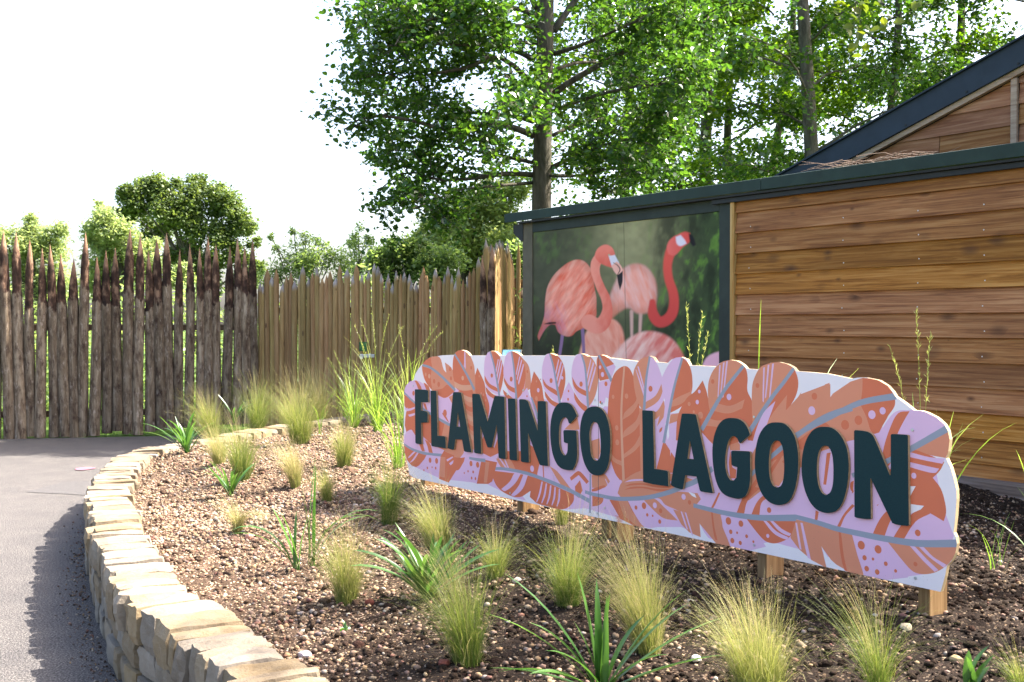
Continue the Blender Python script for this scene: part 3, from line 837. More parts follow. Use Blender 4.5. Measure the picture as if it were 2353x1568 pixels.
# eaves: coated metal fascia with a drip lip, a dark strip below
XE = on_wall(1180, 490)[0] - 0.02
seams = [XE, on_wall(1770, 415)[0], XR]
for a, b in zip(seams[:-1], seams[1:]):
    prof = [(0, -0.115, 2.93), (0, -0.115, 2.915), (0, -0.13, 2.915), (0, -0.135, 3.025), (0, -0.06, 3.04), (0, 0.4, 3.06), (0, 0.4, 3.052), (0, -0.06, 3.03), (0, -0.122, 3.015)]
    mb = MB(); mb.prism(prof, (b - a - 0.006, 0, 0))
    link('fascia', mb.mesh('fascia', GREENMETAL, bevel=0.001), bld, (a, 0, 0))
wall_box('soffit_strip', XE + 0.25, XR, -0.105, 0.05, 2.885, 2.912, BLACKMETAL)
wall_box('under_fascia', XB - 0.3, XR, -0.075, -0.04, 2.835, 2.884, BLACKMETAL)
prof = [(XE + 0.07, 0, 2.89), (XE + 0.07, 0, 2.78), (XL - 0.02, 0, 2.66), (XL + 0.02, 0, 2.66), (XL + 0.02, 0, 2.89)]
mb = MB(); mb.prism(prof, (0, 0.12, 0)); link('purlin_end', mb.mesh('purlin_end', BLACKMETAL, bevel=0.003), bld, (0, -0.04, 0))
roof = [(XE, 0.402, 3.058), (XR, 0.402, 3.058), (XR, 2.6, 3.15), (XE, 2.6, 3.15)]
mb = MB(); mb.prism(roof, (0, 0, 0.02)); link('roof', mb.mesh('roof', GREENMETAL), bld)

# gable standing behind the lean-to
GB = 1.1
def gpoly(pts, back): return [(lambda q: (q[0], back, q[1]))(on_wall(x, y, back)) for x, y in pts]
e0 = on_wall(1782, 412, GB); e1 = on_wall(2353, 90, GB); l1 = on_wall(2353, 150, GB); l0 = on_wall(1898, 398, GB)
sl = (e1[1] - e0[1]) / (e1[0] - e0[0])
XG = XR
top = lambda x: e0[1] + sl * (x - e0[0])
drop = top(l1[0]) - l1[1]
low = lambda x: top(x) - drop
gx0 = e0[0] - 0.25
mb = MB(); mb.prism([(gx0, 0, top(gx0)), (XG, 0, top(XG)), (XG, 0, low(XG)), (gx0, 0, low(gx0))], (0, 0.03, 0))
link('barge_board', mb.mesh('barge_board', BLUEMETAL, bevel=0.002), bld, (0, GB - 0.03, 0))
mb = MB(); mb.prism([(gx0, 0, top(gx0) + 0.02), (XG, 0, top(XG) + 0.02), (XG, 0, top(XG) + 0.002), (gx0, 0, top(gx0) + 0.002)], (0, 5.0, 0))
link('roof', mb.mesh('roof', BLUEMETAL), bld, (0, GB - 0.06, 0))
sw = 0.055
mb = MB(); mb.prism([(gx0, 0, low(gx0) - 0.001), (XG, 0, low(XG) - 0.001), (XG, 0, low(XG) - sw), (gx0, 0, low(gx0) - sw)], (0, 0.05, 0))
link('edge_strip', mb.mesh('edge_strip', STRIPWOOD, bevel=0.002), bld, (0, GB, 0))
rs = random.Random(4)
gz = on_wall(2324, 336, GB + 0.08)[1] - 0.185
ch = 0.185
xbat = on_wall(2333, 250, GB + 0.05)[0]
for q in range(11):
    z0 = gz + ch * q; z1 = z0 + ch + 0.02; hh = z1 - z0
    xat = lambda z: e0[0] + (z + drop + sw + 0.004 - e0[1]) / sl      # where the slope of the roof strip meets height z
    for side in (0, 1):
        lo_, xb = (gx0 + 0.3, xbat - 0.03) if side == 0 else (xbat + 0.03, XG)
        spans = [(lo_, xb)]
        if q == 1 and side == 0: spans = [(lo_, xat(z1) + 0.42), (xat(z1) + 0.428, xb)]
        for a, b_ in spans:
            xl, xh = max(a, xat(z0)), max(a, xat(z1))
            if xl >= b_ - 0.02: continue
            poly = [(xl, z0), (b_, z0)]
            if xh < b_: poly += [(b_, z1), (xh, z1)]
            else: poly += [(b_, low(b_) - sw - 0.004)]
            if len(poly) == 4 and xl == a and xh > a and xat(z0) < a: poly.append((a, low(a) - sw - 0.004))
            mb = MB(); mb.prism([(x - xl, 0, z - z0) for x, z in poly], (0, 0.028, 0))
            me = mb.mesh('plank', GABLEWOOD)
            for vtx in me.vertices:
                if vtx.co.y < 0.01: vtx.co.y = 0.018 * vtx.co.z / hh
            link('plank', me, bld, (xl, GB + 0.056, z0))
mb = MB(); mb.box((-0.03, -0.035, 2.9), (0.03, 0.0, low(xbat) - sw - 0.002)); link('batten', mb.mesh('batten', STRIPWOOD, bevel=0.003), bld, (xbat, GB + 0.055, 0))
mb = MB(); mb.prism([(gx0, 0, 2.95), (XG, 0, 2.95), (XG, 0, low(XG)), (gx0, 0, low(gx0))], (0, 0.04, 0)); link('gable_wall', mb.mesh('gable_wall', BLACKMETAL), bld, (0, GB + 0.095, 0))
for fr in (1927, 2080, 2220, 2338):
    q = on_wall(fr, 300, GB - 0.035); x = q[0]
    mb = MB(); a = np.linspace(0, 2 * math.pi, 8, endpoint=False)
    mb.prism([(0.011 * math.cos(t), 0, 0.011 * math.sin(t)) for t in a], (0, -0.006, 0))
    link('bolt', mb.mesh('bolt', BLACKMETAL), bld, (x, GB - 0.031, low(x) + 0.03))
# dry twigs lodged on the eaves
mb = MB(); rs = random.Random(12)
TWIG = M('dry_twig', 0.85, 0.2, (0.22, 0.15, 0.11)).m
for q in range(46):
    x0, _z = on_wall(rs.uniform(1900, 2110), 380, 0.05)
    y0 = rs.uniform(-0.07, 0.25); L = rs.uniform(0.15, 0.5); a = rs.uniform(-0.5, 0.5) + (math.pi if rs.random() < 0.4 else 0)
    z0 = 3.045 + rs.uniform(0.0, 0.05)
    p = [(x0 + L * t * math.cos(a) , y0 + 0.6 * L * t * math.sin(a) + 0.02 * math.sin(5 * t), z0 + 0.05 * math.sin(2.5 * t + q) * L * 2 + t * rs.uniform(-0.01, 0.035)) for t in (0, 0.3, 0.6, 1.0)]
    mb.tube(p, [0.004, 0.0035, 0.003, 0.0015], 4)
tw = link('dry_twigs', mb.mesh('dry_twigs', TWIG), None, (B0[0], B0[1], 0), (0, 0, RZ), label='tangle of dry twigs lodged on the green eaves below the gable', cat='twigs')

# ---- flamingo photograph printed on the panel (a flat print: colour per vertex of a fine sheet)
NX, NZ = 330, 250
ZB = 0.5
ax = np.linspace(XM0 + 0.002, XM1 - 0.002, NX); az = np.linspace(ZB, ZM - 0.002, NZ)
gX, gZ = np.meshgrid(ax, az)
wx = B0[0] + gX * U[0] - 0.012 * NB[0]; wy = B0[1] + gX * U[1] - 0.012 * NB[1]
dy, dz = wy, gZ - EYE[2]
fw = dy * math.cos(PITCH) - dz * math.sin(PITCH); up = dy * math.sin(PITCH) + dz * math.cos(PITCH)
PX = CX + FOC * wx / fw; PY = CY - FOC * up / fw
Cx = (PX * 1.74076 - 2000) * 2.091; Cy = (PY * 1.74076 - 750) * 2.091     # layout units of the picture
C2 = np.stack([Cx, Cy], -1)
def sd_poly(poly):
    p = np.asarray(poly, dtype=float); d = np.full(Cx.shape, 1e9); ins = np.zeros(Cx.shape, bool)
    for a, b in zip(p, np.roll(p, -1, 0)):
        e = b - a; l2 = max(e @ e, 1e-9)
        t = np.clip(((Cx - a[0]) * e[0] + (Cy - a[1]) * e[1]) / l2, 0, 1)
        d = np.minimum(d, np.hypot(Cx - a[0] - t * e[0], Cy - a[1] - t * e[1]))
        if a[1] != b[1]:
            ins ^= ((a[1] > Cy) != (b[1] > Cy)) & (Cx < (b[0] - a[0]) * (Cy - a[1]) / (b[1] - a[1]) + a[0])
    return np.where(ins, d, -d)
def sd_path(pts, rad, n=50):
    p = spline(pts, n); rr = np.interp(np.linspace(0, 1, n), np.linspace(0, 1, len(rad)), rad)
    d = np.full(Cx.shape, -1e9)
    for a, b, r0, r1 in zip(p[:-1], p[1:], rr[:-1], rr[1:]):
        e = b - a; t = np.clip(((Cx - a[0]) * e[0] + (Cy - a[1]) * e[1]) / max(e @ e, 1e-9), 0, 1)
        d = np.maximum(d, r0 + (r1 - r0) * t - np.hypot(Cx - a[0] - t * e[0], Cy - a[1] - t * e[1]))
    return d
def rgb(*c): return np.array(lin(*c))
def sm(poly): return smooth_loop(poly, 60, 4)
img = np.zeros(Cx.shape + (3,))
def lay(sd, soft, col):
    global img
    a = smooth01((sd + soft) / (2 * soft))[..., None]
    img = img * (1 - a) + a * col
def grad(c1, c2, t): t = np.clip(t, 0, 1)[..., None]; return c1 * (1 - t) + c2 * t
vn = fbm(np.stack([Cx / 95 + 0.0012 * Cy, Cy / 210], -1), 1.0, 4, 2); vn2 = fbm(np.stack([Cx / 34 + Cy / 160, Cy / 62], -1), 1.0, 3, 6)
lf = np.clip((Cx - 300) / 1550, 0, 1)
base = grad(rgb(72, 74, 54), rgb(52, 70, 38), lf)
hz = np.exp(-((Cx - 1090) / 330) ** 2) * smooth01(1.15 - (Cy - 250) / 1000)
base = base * (1 - 0.85 * hz[..., None]) + 0.85 * hz[..., None] * rgb(158, 154, 112)
dk = smooth01((Cx - 1150) / 250)
base = base * (1 - 0.55 * dk * smooth01(0.2 - vn * 1.9))[..., None]
base = base * (1 - 0.5 * smooth01((Cy - 900) / 500) * smooth01((1000 - Cx) / 500))[..., None]
lime = smooth01(vn * 1.5 + vn2 * 0.9 - 0.1) * (0.25 + 0.6 * dk) * (1 - 0.65 * hz)
base = base * (1 - lime[..., None]) + lime[..., None] * rgb(98, 138, 52)
img = base
st = fbm(np.stack([(Cx * 0.83 + Cy * 0.56) / 30, (Cy * 0.83 - Cx * 0.56) / 120], -1), 1.0, 3, 4)
st2 = fbm(np.stack([(Cx * 0.94 - Cy * 0.34) / 24, (Cy * 0.94 + Cx * 0.34) / 95], -1), 1.0, 3, 8)
ft = fbm(np.stack([(Cx * 0.88 + Cy * 0.47) / 11, (Cy * 0.88 - Cx * 0.47) / 46], -1), 1.0, 3, 14)
lt = fbm(np.stack([Cx / 60, Cy / 60], -1), 1.0, 2, 33)
img = img * (1 + 0.25 * lt)[..., None]
# bird behind
for a, b in (((1100, 1040), (1102, 1260)), ((1178, 1030), (1168, 1240))): lay(sd_path([a, ((a[0] + b[0]) / 2, (a[1] + b[1]) / 2), b], [15, 11]), 9, rgb(205, 165, 150))
f2 = sm([(915, 930), (935, 860), (965, 790), (1010, 700), (1085, 648), (1180, 642), (1250, 690), (1300, 780), (1312, 900), (1295, 1000), (1250, 1045), (1150, 1055), (1070, 1010), (985, 1055), (930, 1105), (918, 1000)])
c = grad(rgb(238, 150, 126), rgb(240, 190, 178), 0.5 + st2 * 0.6 + (1150 - Cx) / 900); c = c * (1 - 0.25 * smooth01((Cx - 1230) / 120)[..., None]) + 0.25 * smooth01((Cx - 1230) / 120)[..., None] * rgb(228, 140, 140)
c = grad(c, np.broadcast_to(rgb(226, 140, 112), c.shape), smooth01((Cy - 860) / 200) * smooth01((1130 - Cx) / 180))
s2 = sd_poly(f2); lay(s2, 16, c * (0.8 + 0.22 * smooth01(s2 / 90))[..., None])
lay(sd_path([(1275, 960), (1280, 1060), (1330, 1125), (1400, 1105), (1448, 1030), (1452, 900), (1410, 760), (1402, 640), (1430, 530), (1475, 450)], [26, 44, 46, 44, 40, 38, 36, 36, 42, 40]), 10, grad(rgb(226, 92, 76), rgb(200, 66, 62), 0.3 + (Cy - 600) / 900))
lay(sd_poly(sm([(1395, 500), (1420, 440), (1480, 400), (1545, 372), (1590, 385), (1590, 450), (1530, 500), (1460, 570), (1410, 560)])), 9, grad(rgb(232, 110, 100), rgb(214, 74, 66), (Cx - 1400) / 200))
lay(sd_poly(sm([(1470, 415), (1510, 400), (1545, 440), (1560, 470), (1510, 492), (1478, 470)])), 9, rgb(222, 214, 226))
lay(sd_poly(sm([(1578, 388), (1612, 405), (1640, 480), (1615, 495), (1590, 460)])), 8, rgb(26, 22, 26))
# two lower birds
f3 = sm([(640, 1480), (690, 1290), (735, 1190), (850, 1120), (935, 1100), (1005, 1150), (1038, 1250), (1050, 1480)])
lay(sd_poly(f3), 13, grad(rgb(242, 178, 154), rgb(230, 138, 112), 0.45 + st2 * 0.6 + (Cx - 800) / 700))
f4 = sm([(870, 1560), (960, 1385), (1080, 1262), (1220, 1203), (1370, 1228), (1470, 1300), (1535, 1410), (1560, 1560)])
lay(sd_poly(f4), 15, grad(rgb(244, 200, 184), rgb(220, 116, 104), 0.45 + st * 0.75 + (Cx - 1220) / 600))
lay(sd_poly(sm([(1690, 1560), (1700, 1470), (1760, 1400), (1900, 1360), (1900, 1560)])), 12, rgb(232, 176, 190))
lay(sd_poly([(1850, 1210), (1890, 1190), (1890, 1360), (1858, 1350)]), 8, rgb(222, 130, 130))
# nearest bird
for a, b in (((525, 1210), (492, 1440)), ((690, 1190), (702, 1440))): lay(sd_path([a, ((a[0] + b[0]) / 2 + 2, (a[1] + b[1]) / 2), b], [14, 12]), 4, rgb(140, 108, 140))
f1 = sm([(378, 940), (398, 830), (450, 735), (540, 650), (620, 608), (690, 612), (742, 655), (775, 725), (792, 850), (806, 920), (806, 1010), (800, 1090), (735, 1130), (700, 1175), (640, 1205), (600, 1242), (550, 1246), (490, 1215), (462, 1150), (420, 1150), (370, 1200), (325, 1282), (315, 1240), (352, 1140), (372, 1060)])
shade = (Cx - 560) / 420 + (Cy - 900) / 900
c = grad(rgb(250, 176, 152), rgb(230, 100, 72), 0.5 + st * 0.75 + 0.25 * shade)
c = grad(c, np.broadcast_to(rgb(216, 150, 170), c.shape), smooth01((Cy - 900) / 250) * smooth01((620 - Cx) / 160) * (0.45 + st2))
c = grad(c, np.broadcast_to(rgb(208, 92, 74), c.shape), smooth01((Cy - 1000) / 150) * smooth01((560 - Cx) / 110) * 0.5)
s1 = sd_poly(f1); c = c * (0.80 + 0.22 * smooth01(s1 / 70) + 0.10 * ft * smooth01(s1 / 40))[..., None]; lay(s1, 5, c)
lay(sd_path([(375, 1142), (425, 1136), (462, 1134)], [3, 9, 7]), 4, rgb(46, 26, 24))
lay(sd_path([(835, 585), (800, 640), (800, 720), (838, 830), (884, 930), (898, 1030), (868, 1125), (812, 1160), (745, 1130)], [45, 40, 34, 36, 38, 40, 52, 64, 66]), 5, grad(rgb(240, 150, 128), rgb(226, 110, 90), 0.35 + (Cx - 830) / 160 + vn2 * 0.4))
lay(sd_poly(sm([(795, 580), (808, 525), (850, 488), (895, 480), (938, 505), (962, 560), (955, 630), (935, 672), (880, 655), (828, 625)])), 5, grad(rgb(238, 132, 112), rgb(226, 104, 86), (Cy - 500) / 150 + vn2 * 0.4))
lay(sd_poly(sm([(905, 565), (925, 572), (960, 565), (985, 610), (1000, 640), (960, 665), (938, 672), (925, 630)])), 4, rgb(218, 214, 222))
lay(sd_path([(911, 566), (913, 566)], [8, 8]), 3, rgb(190, 176, 140))
lay(sd_poly(sm([(932, 655), (975, 620), (1012, 655), (1026, 705), (1000, 735), (978, 730), (952, 700)])), 4, rgb(238, 178, 160))
lay(sd_poly(sm([(1026, 700), (1024, 790), (1003, 860), (988, 800), (978, 735), (1000, 722)])), 4, rgb(40, 34, 36))
lay(sd_path([(948, 630), (985, 655), (1003, 690), (980, 735)], [2, 4, 4, 2]), 3, rgb(60, 40, 40))
sx = 1035 + (Cy - 300) * 0.0178
lay(2.6 - np.abs(Cx - sx), 2.2, img * 0.45)
lay(1.5 - np.abs(Cx - sx + 58), 2.2, img * 0.8)
img = img * 0.98 + 0.006
idx = np.arange(NX * NZ).reshape(NZ, NX)
F = np.stack([idx[:-1, :-1], idx[:-1, 1:], idx[1:, 1:], idx[1:, :-1]], -1).reshape(-1, 4)
m = M('photo_print', 0.6, 0.12); m.color(m.attr('paint').outputs['Color'])
link('photo_print', npmesh('photo_print', np.stack([gX, np.full_like(gX, -0.012), gZ], -1).reshape(-1, 3), F, m.m, cols=img.reshape(-1, 3)), bld, label='printed photograph of pink flamingos in front of green foliage')
wall_box('photo_board', XM0 + 0.001, XM1 - 0.001, -0.010, 0.03, 0.45, ZM - 0.001, BLACKMETAL)

# ------------------------------------------------------------------ flamingo sign
sign = empty('flamingo_sign', (S0[0], S0[1], 0), RZ, label='long pink feather patterned sign with dark green raised letters on timber posts', cat='sign')
CROP = {'1': (1600, 1500, 3.92), '2': (2000, 1550, 3.92), '3': (2500, 1600, 3.5636), '4': (2950, 1650, 3.136),
        'l': (1550, 1350, 1.96), 'm': (2400, 1350, 1.8444), 'r': (3100, 1400, 1.4255), 'b': (2900, 2000, 1.9674)}
def on_sign(c, pts, front=0.0):
    """outline read off the photograph -> (along, up) in metres on the sign's face"""
    ox, oy, s = CROP[c]; n3 = np.array([NB[0], NB[1], 0]); p0 = np.array([S0[0], S0[1], 0]) - n3 * front
    out = []
    for x, y in pts:
        r = ray((ox + x / s) / 1.74076, (oy + y / s) / 1.74076)
        q = EYE + r * (np.dot(n3, p0 - EYE) / np.dot(n3, r))
        out.append((float((q[:2] - S0) @ U), float(q[2])))
    return out
board = [('l', [(225,1107),(195,1094),(172,1075),(160,1010),(150,960),(140,930),(130,870),(128,830),(128,640),(129,560),(130,470),(132,420),(145,378),(172,350),(205,335),(218,288),(242,248),(272,212),(300,180),(330,160),(350,152),(390,148),(430,141),(500,138),(522,138),(532,120),(552,105),(580,100),(605,106),(628,122),(643,142),
  (700,142),(775,142),(786,120),(810,107),(842,110),(865,128),(876,142),(928,142),(940,122),(960,110),(985,110),(1018,122),(1045,142),(1140,142),(1235,142),(1252,131),(1275,127),(1300,132),(1318,142),(1470,144),(1488,134),(1515,129),(1545,134),(1568,148),(1645,152),(1655,140),(1675,138),(1705,146),(1733,162)]),
 ('m', [(75,152),(180,165),(282,178),(300,162),(330,147),(365,139),(393,148),(413,182),(500,190),(525,166),(560,150),(600,146),(638,162),(660,206),(760,211),(856,216),(875,196),(912,177),(960,167),(1012,175),(1055,202),(1082,232),(1165,238),(1202,208),(1260,188),(1320,183),(1382,198),(1425,222),(1450,250),(1560,258)]),
 ('r', [(200,128),(300,137),(437,165),(470,159),(520,159),(590,174),(640,204),(672,240),(686,266),(735,300),(792,345),(830,347),(862,356),(920,385),(965,425),(986,462),(996,512),(988,580),(976,617),(1000,670),(1018,730),(1034,800),(1036,850),(1028,960),(1019,1042),(1032,1068),(1038,1105),(1028,1160),(1005,1205),(981,1231),(970,1290),(945,1380)])]
BO = []
for c, p in board: BO += on_sign(c, p)
BO = np.array(BO)
W_, P_, D_, L_, G_, A_, K_ = range(7)         # white, lilac pink, coral, light coral, grey rib, peach, seam
shapes = []
def S(c, col, pts, rnd=50, n=4): shapes.append((col, smooth_loop(on_sign(c, pts), rnd, n)))
def Q(c, col, pts): shapes.append((col, np.array(on_sign(c, pts))))
def RIB(c, pts, w, col=G_):
    p = spline(np.array(on_sign(c, pts)), max(6, 4 * len(pts))); t = np.gradient(p, axis=0); t /= np.linalg.norm(t, axis=1, keepdims=True)
    nrm = np.stack([-t[:, 1], t[:, 0]], 1); ww = np.linspace(0.75, 1.1, len(p))[:, None] * w / 2
    shapes.append((col, np.concatenate([p + nrm * ww, (p - nrm * ww)[::-1]])))
def DOT(c, col, x, y, rx, ry):
    cx, cz = on_sign(c, [(x, y)])[0]; r1 = abs(on_sign(c, [(x, y + ry)])[0][1] - cz)
    a = np.linspace(0, 2 * math.pi, 14, endpoint=False)
    shapes.append((col, np.stack([cx + r1 * np.cos(a), cz + r1 * np.sin(a)], 1)))
# lilac and coral ground of the print
Q('l', P_, [(135,430),(205,345),(330,420),(520,400),(700,440),(1100,470),(1500,520),(1900,560),(1900,1440),(1550,1340),(1400,1350),(1000,1260),(780,1150),(420,1110),(200,1010),(150,900)])
Q('m', P_, [(120,500),(500,560),(1000,560),(1700,560),(1700,1500),(1300,1500),(1000,1560),(600,1400),(330,1400),(120,1320)])
Q('r', P_, [(0,600),(450,480),(590,430),(900,600),(960,900),(1020,1060),(960,1240),(850,1280),(740,1295),(0,1100)])
for q_ in (('1', L_, [(760,1180),(870,1010),(975,1015),(1010,1200),(840,1290),(700,1260)]), ('1', D_, [(1280,1040),(1340,900),(1480,1150),(1530,1000),(1545,1230),(1420,1290),(1300,1230)]),
           ('1', L_, [(940,420),(1110,380),(1140,1150),(1060,900),(1000,560)]), ('2', D_, [(100,1000),(330,1000),(330,1160),(440,1190),(470,900),(560,960),(620,1200),(580,1380),(300,1280),(100,1130)]),
           ('2', L_, [(1100,570),(1215,480),(1250,660),(1190,670),(1010,660)]), ('2', L_, [(1430,840),(1560,800),(1580,1000),(1545,1130),(1450,1100)]), ('3', L_, [(1480,600),(1560,520),(1640,640),(1640,720),(1500,720)]),
           ('3', D_, [(1480,900),(1500,700),(1530,960),(1590,1000),(1580,1120),(1500,1120)]), ('4', L_, [(420,900),(560,620),(590,820),(520,930)]), ('4', D_, [(1250,1120),(1380,960),(1440,900),(1460,1000),(1330,1100)])):
    Q(*q_)
# left end
Q('l', D_, [(131,445),(210,515),(450,600),(480,660),(480,900),(300,880),(215,730),(175,725),(150,748),(136,690),(142,600),(160,552),(146,556),(133,535)])
S('l', P_, [(135,562),(180,557),(215,545),(215,560),(180,575),(142,580)]); S('l', P_, [(163,607),(215,594),(215,610),(172,622)]); Q('l', W_, [(130,560),(150,575),(138,640),(132,620)])
S('l', P_, [(131,430),(140,385),(170,352),(205,338),(250,345),(300,380),(350,430),(400,500),(430,600),(488,680),(420,650),(330,600),(250,555),(205,510)])
S('l', D_, [(212,340),(232,342),(262,385),(270,410),(243,406),(228,370)]); S('l', D_, [(282,356),(298,362),(325,388),(334,420),(306,418),(294,385)]); S('l', D_, [(280,515),(300,520),(315,575),(300,570)])
DOT('l', D_, 204, 439, 6, 19); DOT('l', D_, 451, 594, 11, 28); DOT('l', D_, 319, 722, 7, 13); DOT('l', D_, 286, 730, 5, 10)
Q('l', L_, [(450,665),(490,690),(520,950),(440,890),(425,780)])
RIB('l', [(130,432),(208,508),(330,595),(410,645),(490,688)], 0.018)
S('l', P_, [(129,832),(134,770),(155,738),(188,725),(215,738),(265,765),(335,830),(445,885),(443,925),(310,910),(198,878)])
S('l', D_, [(190,725),(215,720),(264,795),(294,895),(270,892),(243,825),(215,765)]); S('l', D_, [(292,800),(335,835),(356,908),(325,903),(312,850)])
Q('l', D_, [(129,842),(198,886),(308,920),(290,955),(248,1005),(224,1018),(188,1005),(153,962),(136,905)])
S('l', P_, [(213,890),(226,893),(188,930),(163,950),(163,940)], 60); S('l', P_, [(238,897),(248,900),(213,956),(183,982),(176,980),(203,950)], 60)
RIB('l', [(129,838),(198,880),(310,914),(444,928)], 0.02)
Q('l', P_, [(308,922),(415,935),(402,1075),(330,1062),(262,1012),(286,965)])
for x, y, rx, ry in ((334,964,9,21),(385,969,10,23),(313,1024,6,11),(350,1019,4,8),(378,1026,7,12),(286,1042,5,9)): DOT('l', D_, x, y, rx, ry)
Q('l', D_, [(416,935),(443,890),(470,905),(585,950),(560,1010),(480,1140),(405,1110)]); Q('l', L_, [(416,935),(455,940),(450,1100),(403,1090)])
S('l', P_, [(462,960),(510,935),(516,942),(470,974)], 60); S('l', P_, [(484,988),(540,950),(546,958),(495,1004)], 60); S('l', D_, [(520,950),(620,940),(585,1000),(560,1038),(530,1040),(510,1010)])
Q('l', L_, [(520,940),(545,880),(560,860),(600,905),(570,945)])
# first upright feathers
S('l', L_, [(345,154),(410,158),(440,250),(462,278),(450,196),(512,258),(532,418),(470,470),(430,472),(350,415),(298,345),(275,275),(272,215),(300,180)], 62)
S('l', D_, [(345,154),(300,180),(273,214),(352,244),(342,180)]); S('l', D_, [(272,224),(345,252),(340,330),(352,412),(298,345)]); S('l', D_, [(368,412),(430,402),(472,372),(526,420),(470,468),(430,472)])
DOT('l', L_, 300, 291, 8, 15); DOT('l', A_, 328, 305, 8, 18); DOT('l', D_, 366, 345, 9, 18); DOT('l', D_, 402, 369, 11, 21); DOT('l', D_, 490, 250, 8, 16); DOT('l', D_, 498, 322, 8, 16)
RIB('l', [(273,218),(340,240),(430,312),(532,416)], 0.02)
S('l', D_, [(705,238),(740,310),(762,362),(772,440),(800,545),(782,665),(738,600),(684,420),(680,330)], 45)
for x, y in ((720,305),(752,450),(770,495),(735,440)): DOT('l', L_, x, y, 5, 10)
Q('l', L_, [(480,470),(600,400),(690,430),(720,560),(740,900),(600,860),(560,620)])
for k in range(5): S('l', D_ if k % 2 else A_, [(590 + 12 * k, 440 + 75 * k),(640 + 8 * k, 470 + 75 * k),(690 + 6 * k, 470 + 75 * k),(694 + 6 * k, 505 + 75 * k),(640 + 8 * k, 508 + 75 * k),(595 + 12 * k, 478 + 75 * k)])
S('l', L_, [(580,101),(545,108),(524,132),(512,200),(515,300),(530,392),(600,428),(690,480),(684,250),(662,172),(630,122)])
S('l', D_, [(526,132),(512,200),(515,300),(524,345),(580,372),(650,372),(632,308),(572,200)]); S('l', A_, [(522,346),(580,374),(652,374),(662,410),(590,416),(528,388)]); S('l', D_, [(530,392),(590,420),(664,414),(690,480),(650,470),(600,450)])
S('l', D_, [(580,101),(545,108),(530,130),(590,225),(605,200),(602,110)]); Q('l', P_, [(602,108),(611,114),(614,250),(601,228)]); DOT('l', A_, 590, 320, 10, 18); DOT('l', D_, 657, 239, 6, 14)
RIB('l', [(526,132),(572,205),(632,310),(682,412)], 0.02)
def EGG(c, out, rib, right, b1, b2, dot, stripes, lcol=P_, rcol=D_, bcol=D_, dcol=D_, scol=P_):
    S(c, lcol, out, 70); S(c, rcol, right, 60)
    for b in (b1, b2): S(c, bcol, b, 60)
    for s_ in stripes: S(c, scol, s_, 60)
    if dot: DOT(c, dcol, *dot)
    RIB(c, rib, 0.018)
EGG('l', [(808,106),(782,122),(762,180),(758,280),(772,380),(822,432),(880,455),(902,360),(912,250),(882,152),(838,108)], [(805,108),(840,240),(878,460)],
    [(808,106),(838,108),(882,152),(912,250),(902,360),(880,440),(858,340),(840,240)], [(762,300),(800,362),(862,400),(868,430),(800,396),(764,345)], [(768,385),(820,440),(880,470),(884,500),(830,480),(780,440)], (818,300,8,17),
    [[(866,170),(872,176),(850,300),(846,280)],[(884,160),(890,172),(858,345),(852,330)],[(896,190),(902,205),(866,390),(862,372)]])
S('l', L_, [(1010,112),(1060,165),(1105,220),(1122,300),(1126,400),(1062,440),(1080,330),(1075,230)]); DOT('l', D_, 1097, 268, 6, 12)
EGG('l', [(970,107),(936,125),(915,200),(910,290),(930,380),(960,450),(1010,495),(1060,440),(1082,330),(1080,250),(1050,160),(1010,118)], [(972,110),(992,250),(1012,500)],
    [(970,107),(1010,118),(1050,160),(1080,250),(1082,330),(1055,440),(1012,490),(1004,350),(990,240)], [(912,312),(950,372),(1002,402),(1006,440),(950,410),(916,352)], [(905,410),(950,450),(1010,500),(1010,540),(960,500),(915,450)], (970,328,10,20),
    [[(1034,150),(1040,156),(1012,300),(1008,280)],[(1050,172),(1056,182),(1018,340),(1014,322)],[(1064,205),(1070,220),(1030,372),(1024,356)]])
Q('l', P_, [(1095,395),(1130,510),(1040,490),(1060,435)]); DOT('l', D_, 1094, 462, 4, 9)
S('l', D_, [(1148,266),(1206,362),(1226,480),(1260,620),(1220,720),(1150,560),(1118,420),(1130,340)], 45); DOT('l', P_, 1182, 415, 9, 17); DOT('l', L_, 1168, 345, 6, 10); DOT('l', L_, 1168, 480, 9, 18); DOT('l', D_, 1200, 330, 4, 6)
RIB('l', [(1128,470),(1160,560),(1180,640)], 0.018)
EGG('l', [(1272,127),(1242,142),(1220,200),(1210,280),(1226,400),(1290,482),(1352,515),(1382,420),(1396,330),(1382,220),(1332,142)], [(1272,130),(1302,235),(1352,515)],
    [(1272,127),(1332,142),(1382,220),(1396,330),(1382,420),(1355,505),(1328,360),(1300,230)], [(1216,320),(1250,372),(1330,422),(1336,462),(1260,412),(1226,372)], [(1232,420),(1290,492),(1352,522),(1356,560),(1290,530),(1240,470)], (1283,340,11,20),
    [[(1340,170),(1346,178),(1320,300),(1316,280)],[(1360,185),(1367,198),(1330,350),(1324,330)],[(1376,215),(1382,230),(1342,392),(1336,372)]])
DOT('l', P_, 1370, 318, 7, 14)
Q('l', P_, [(1422,350),(1490,480),(1480,580),(1360,540),(1375,440)]); DOT('l', D_, 1420, 422, 7, 10); DOT('l', D_, 1416, 486, 7, 12)
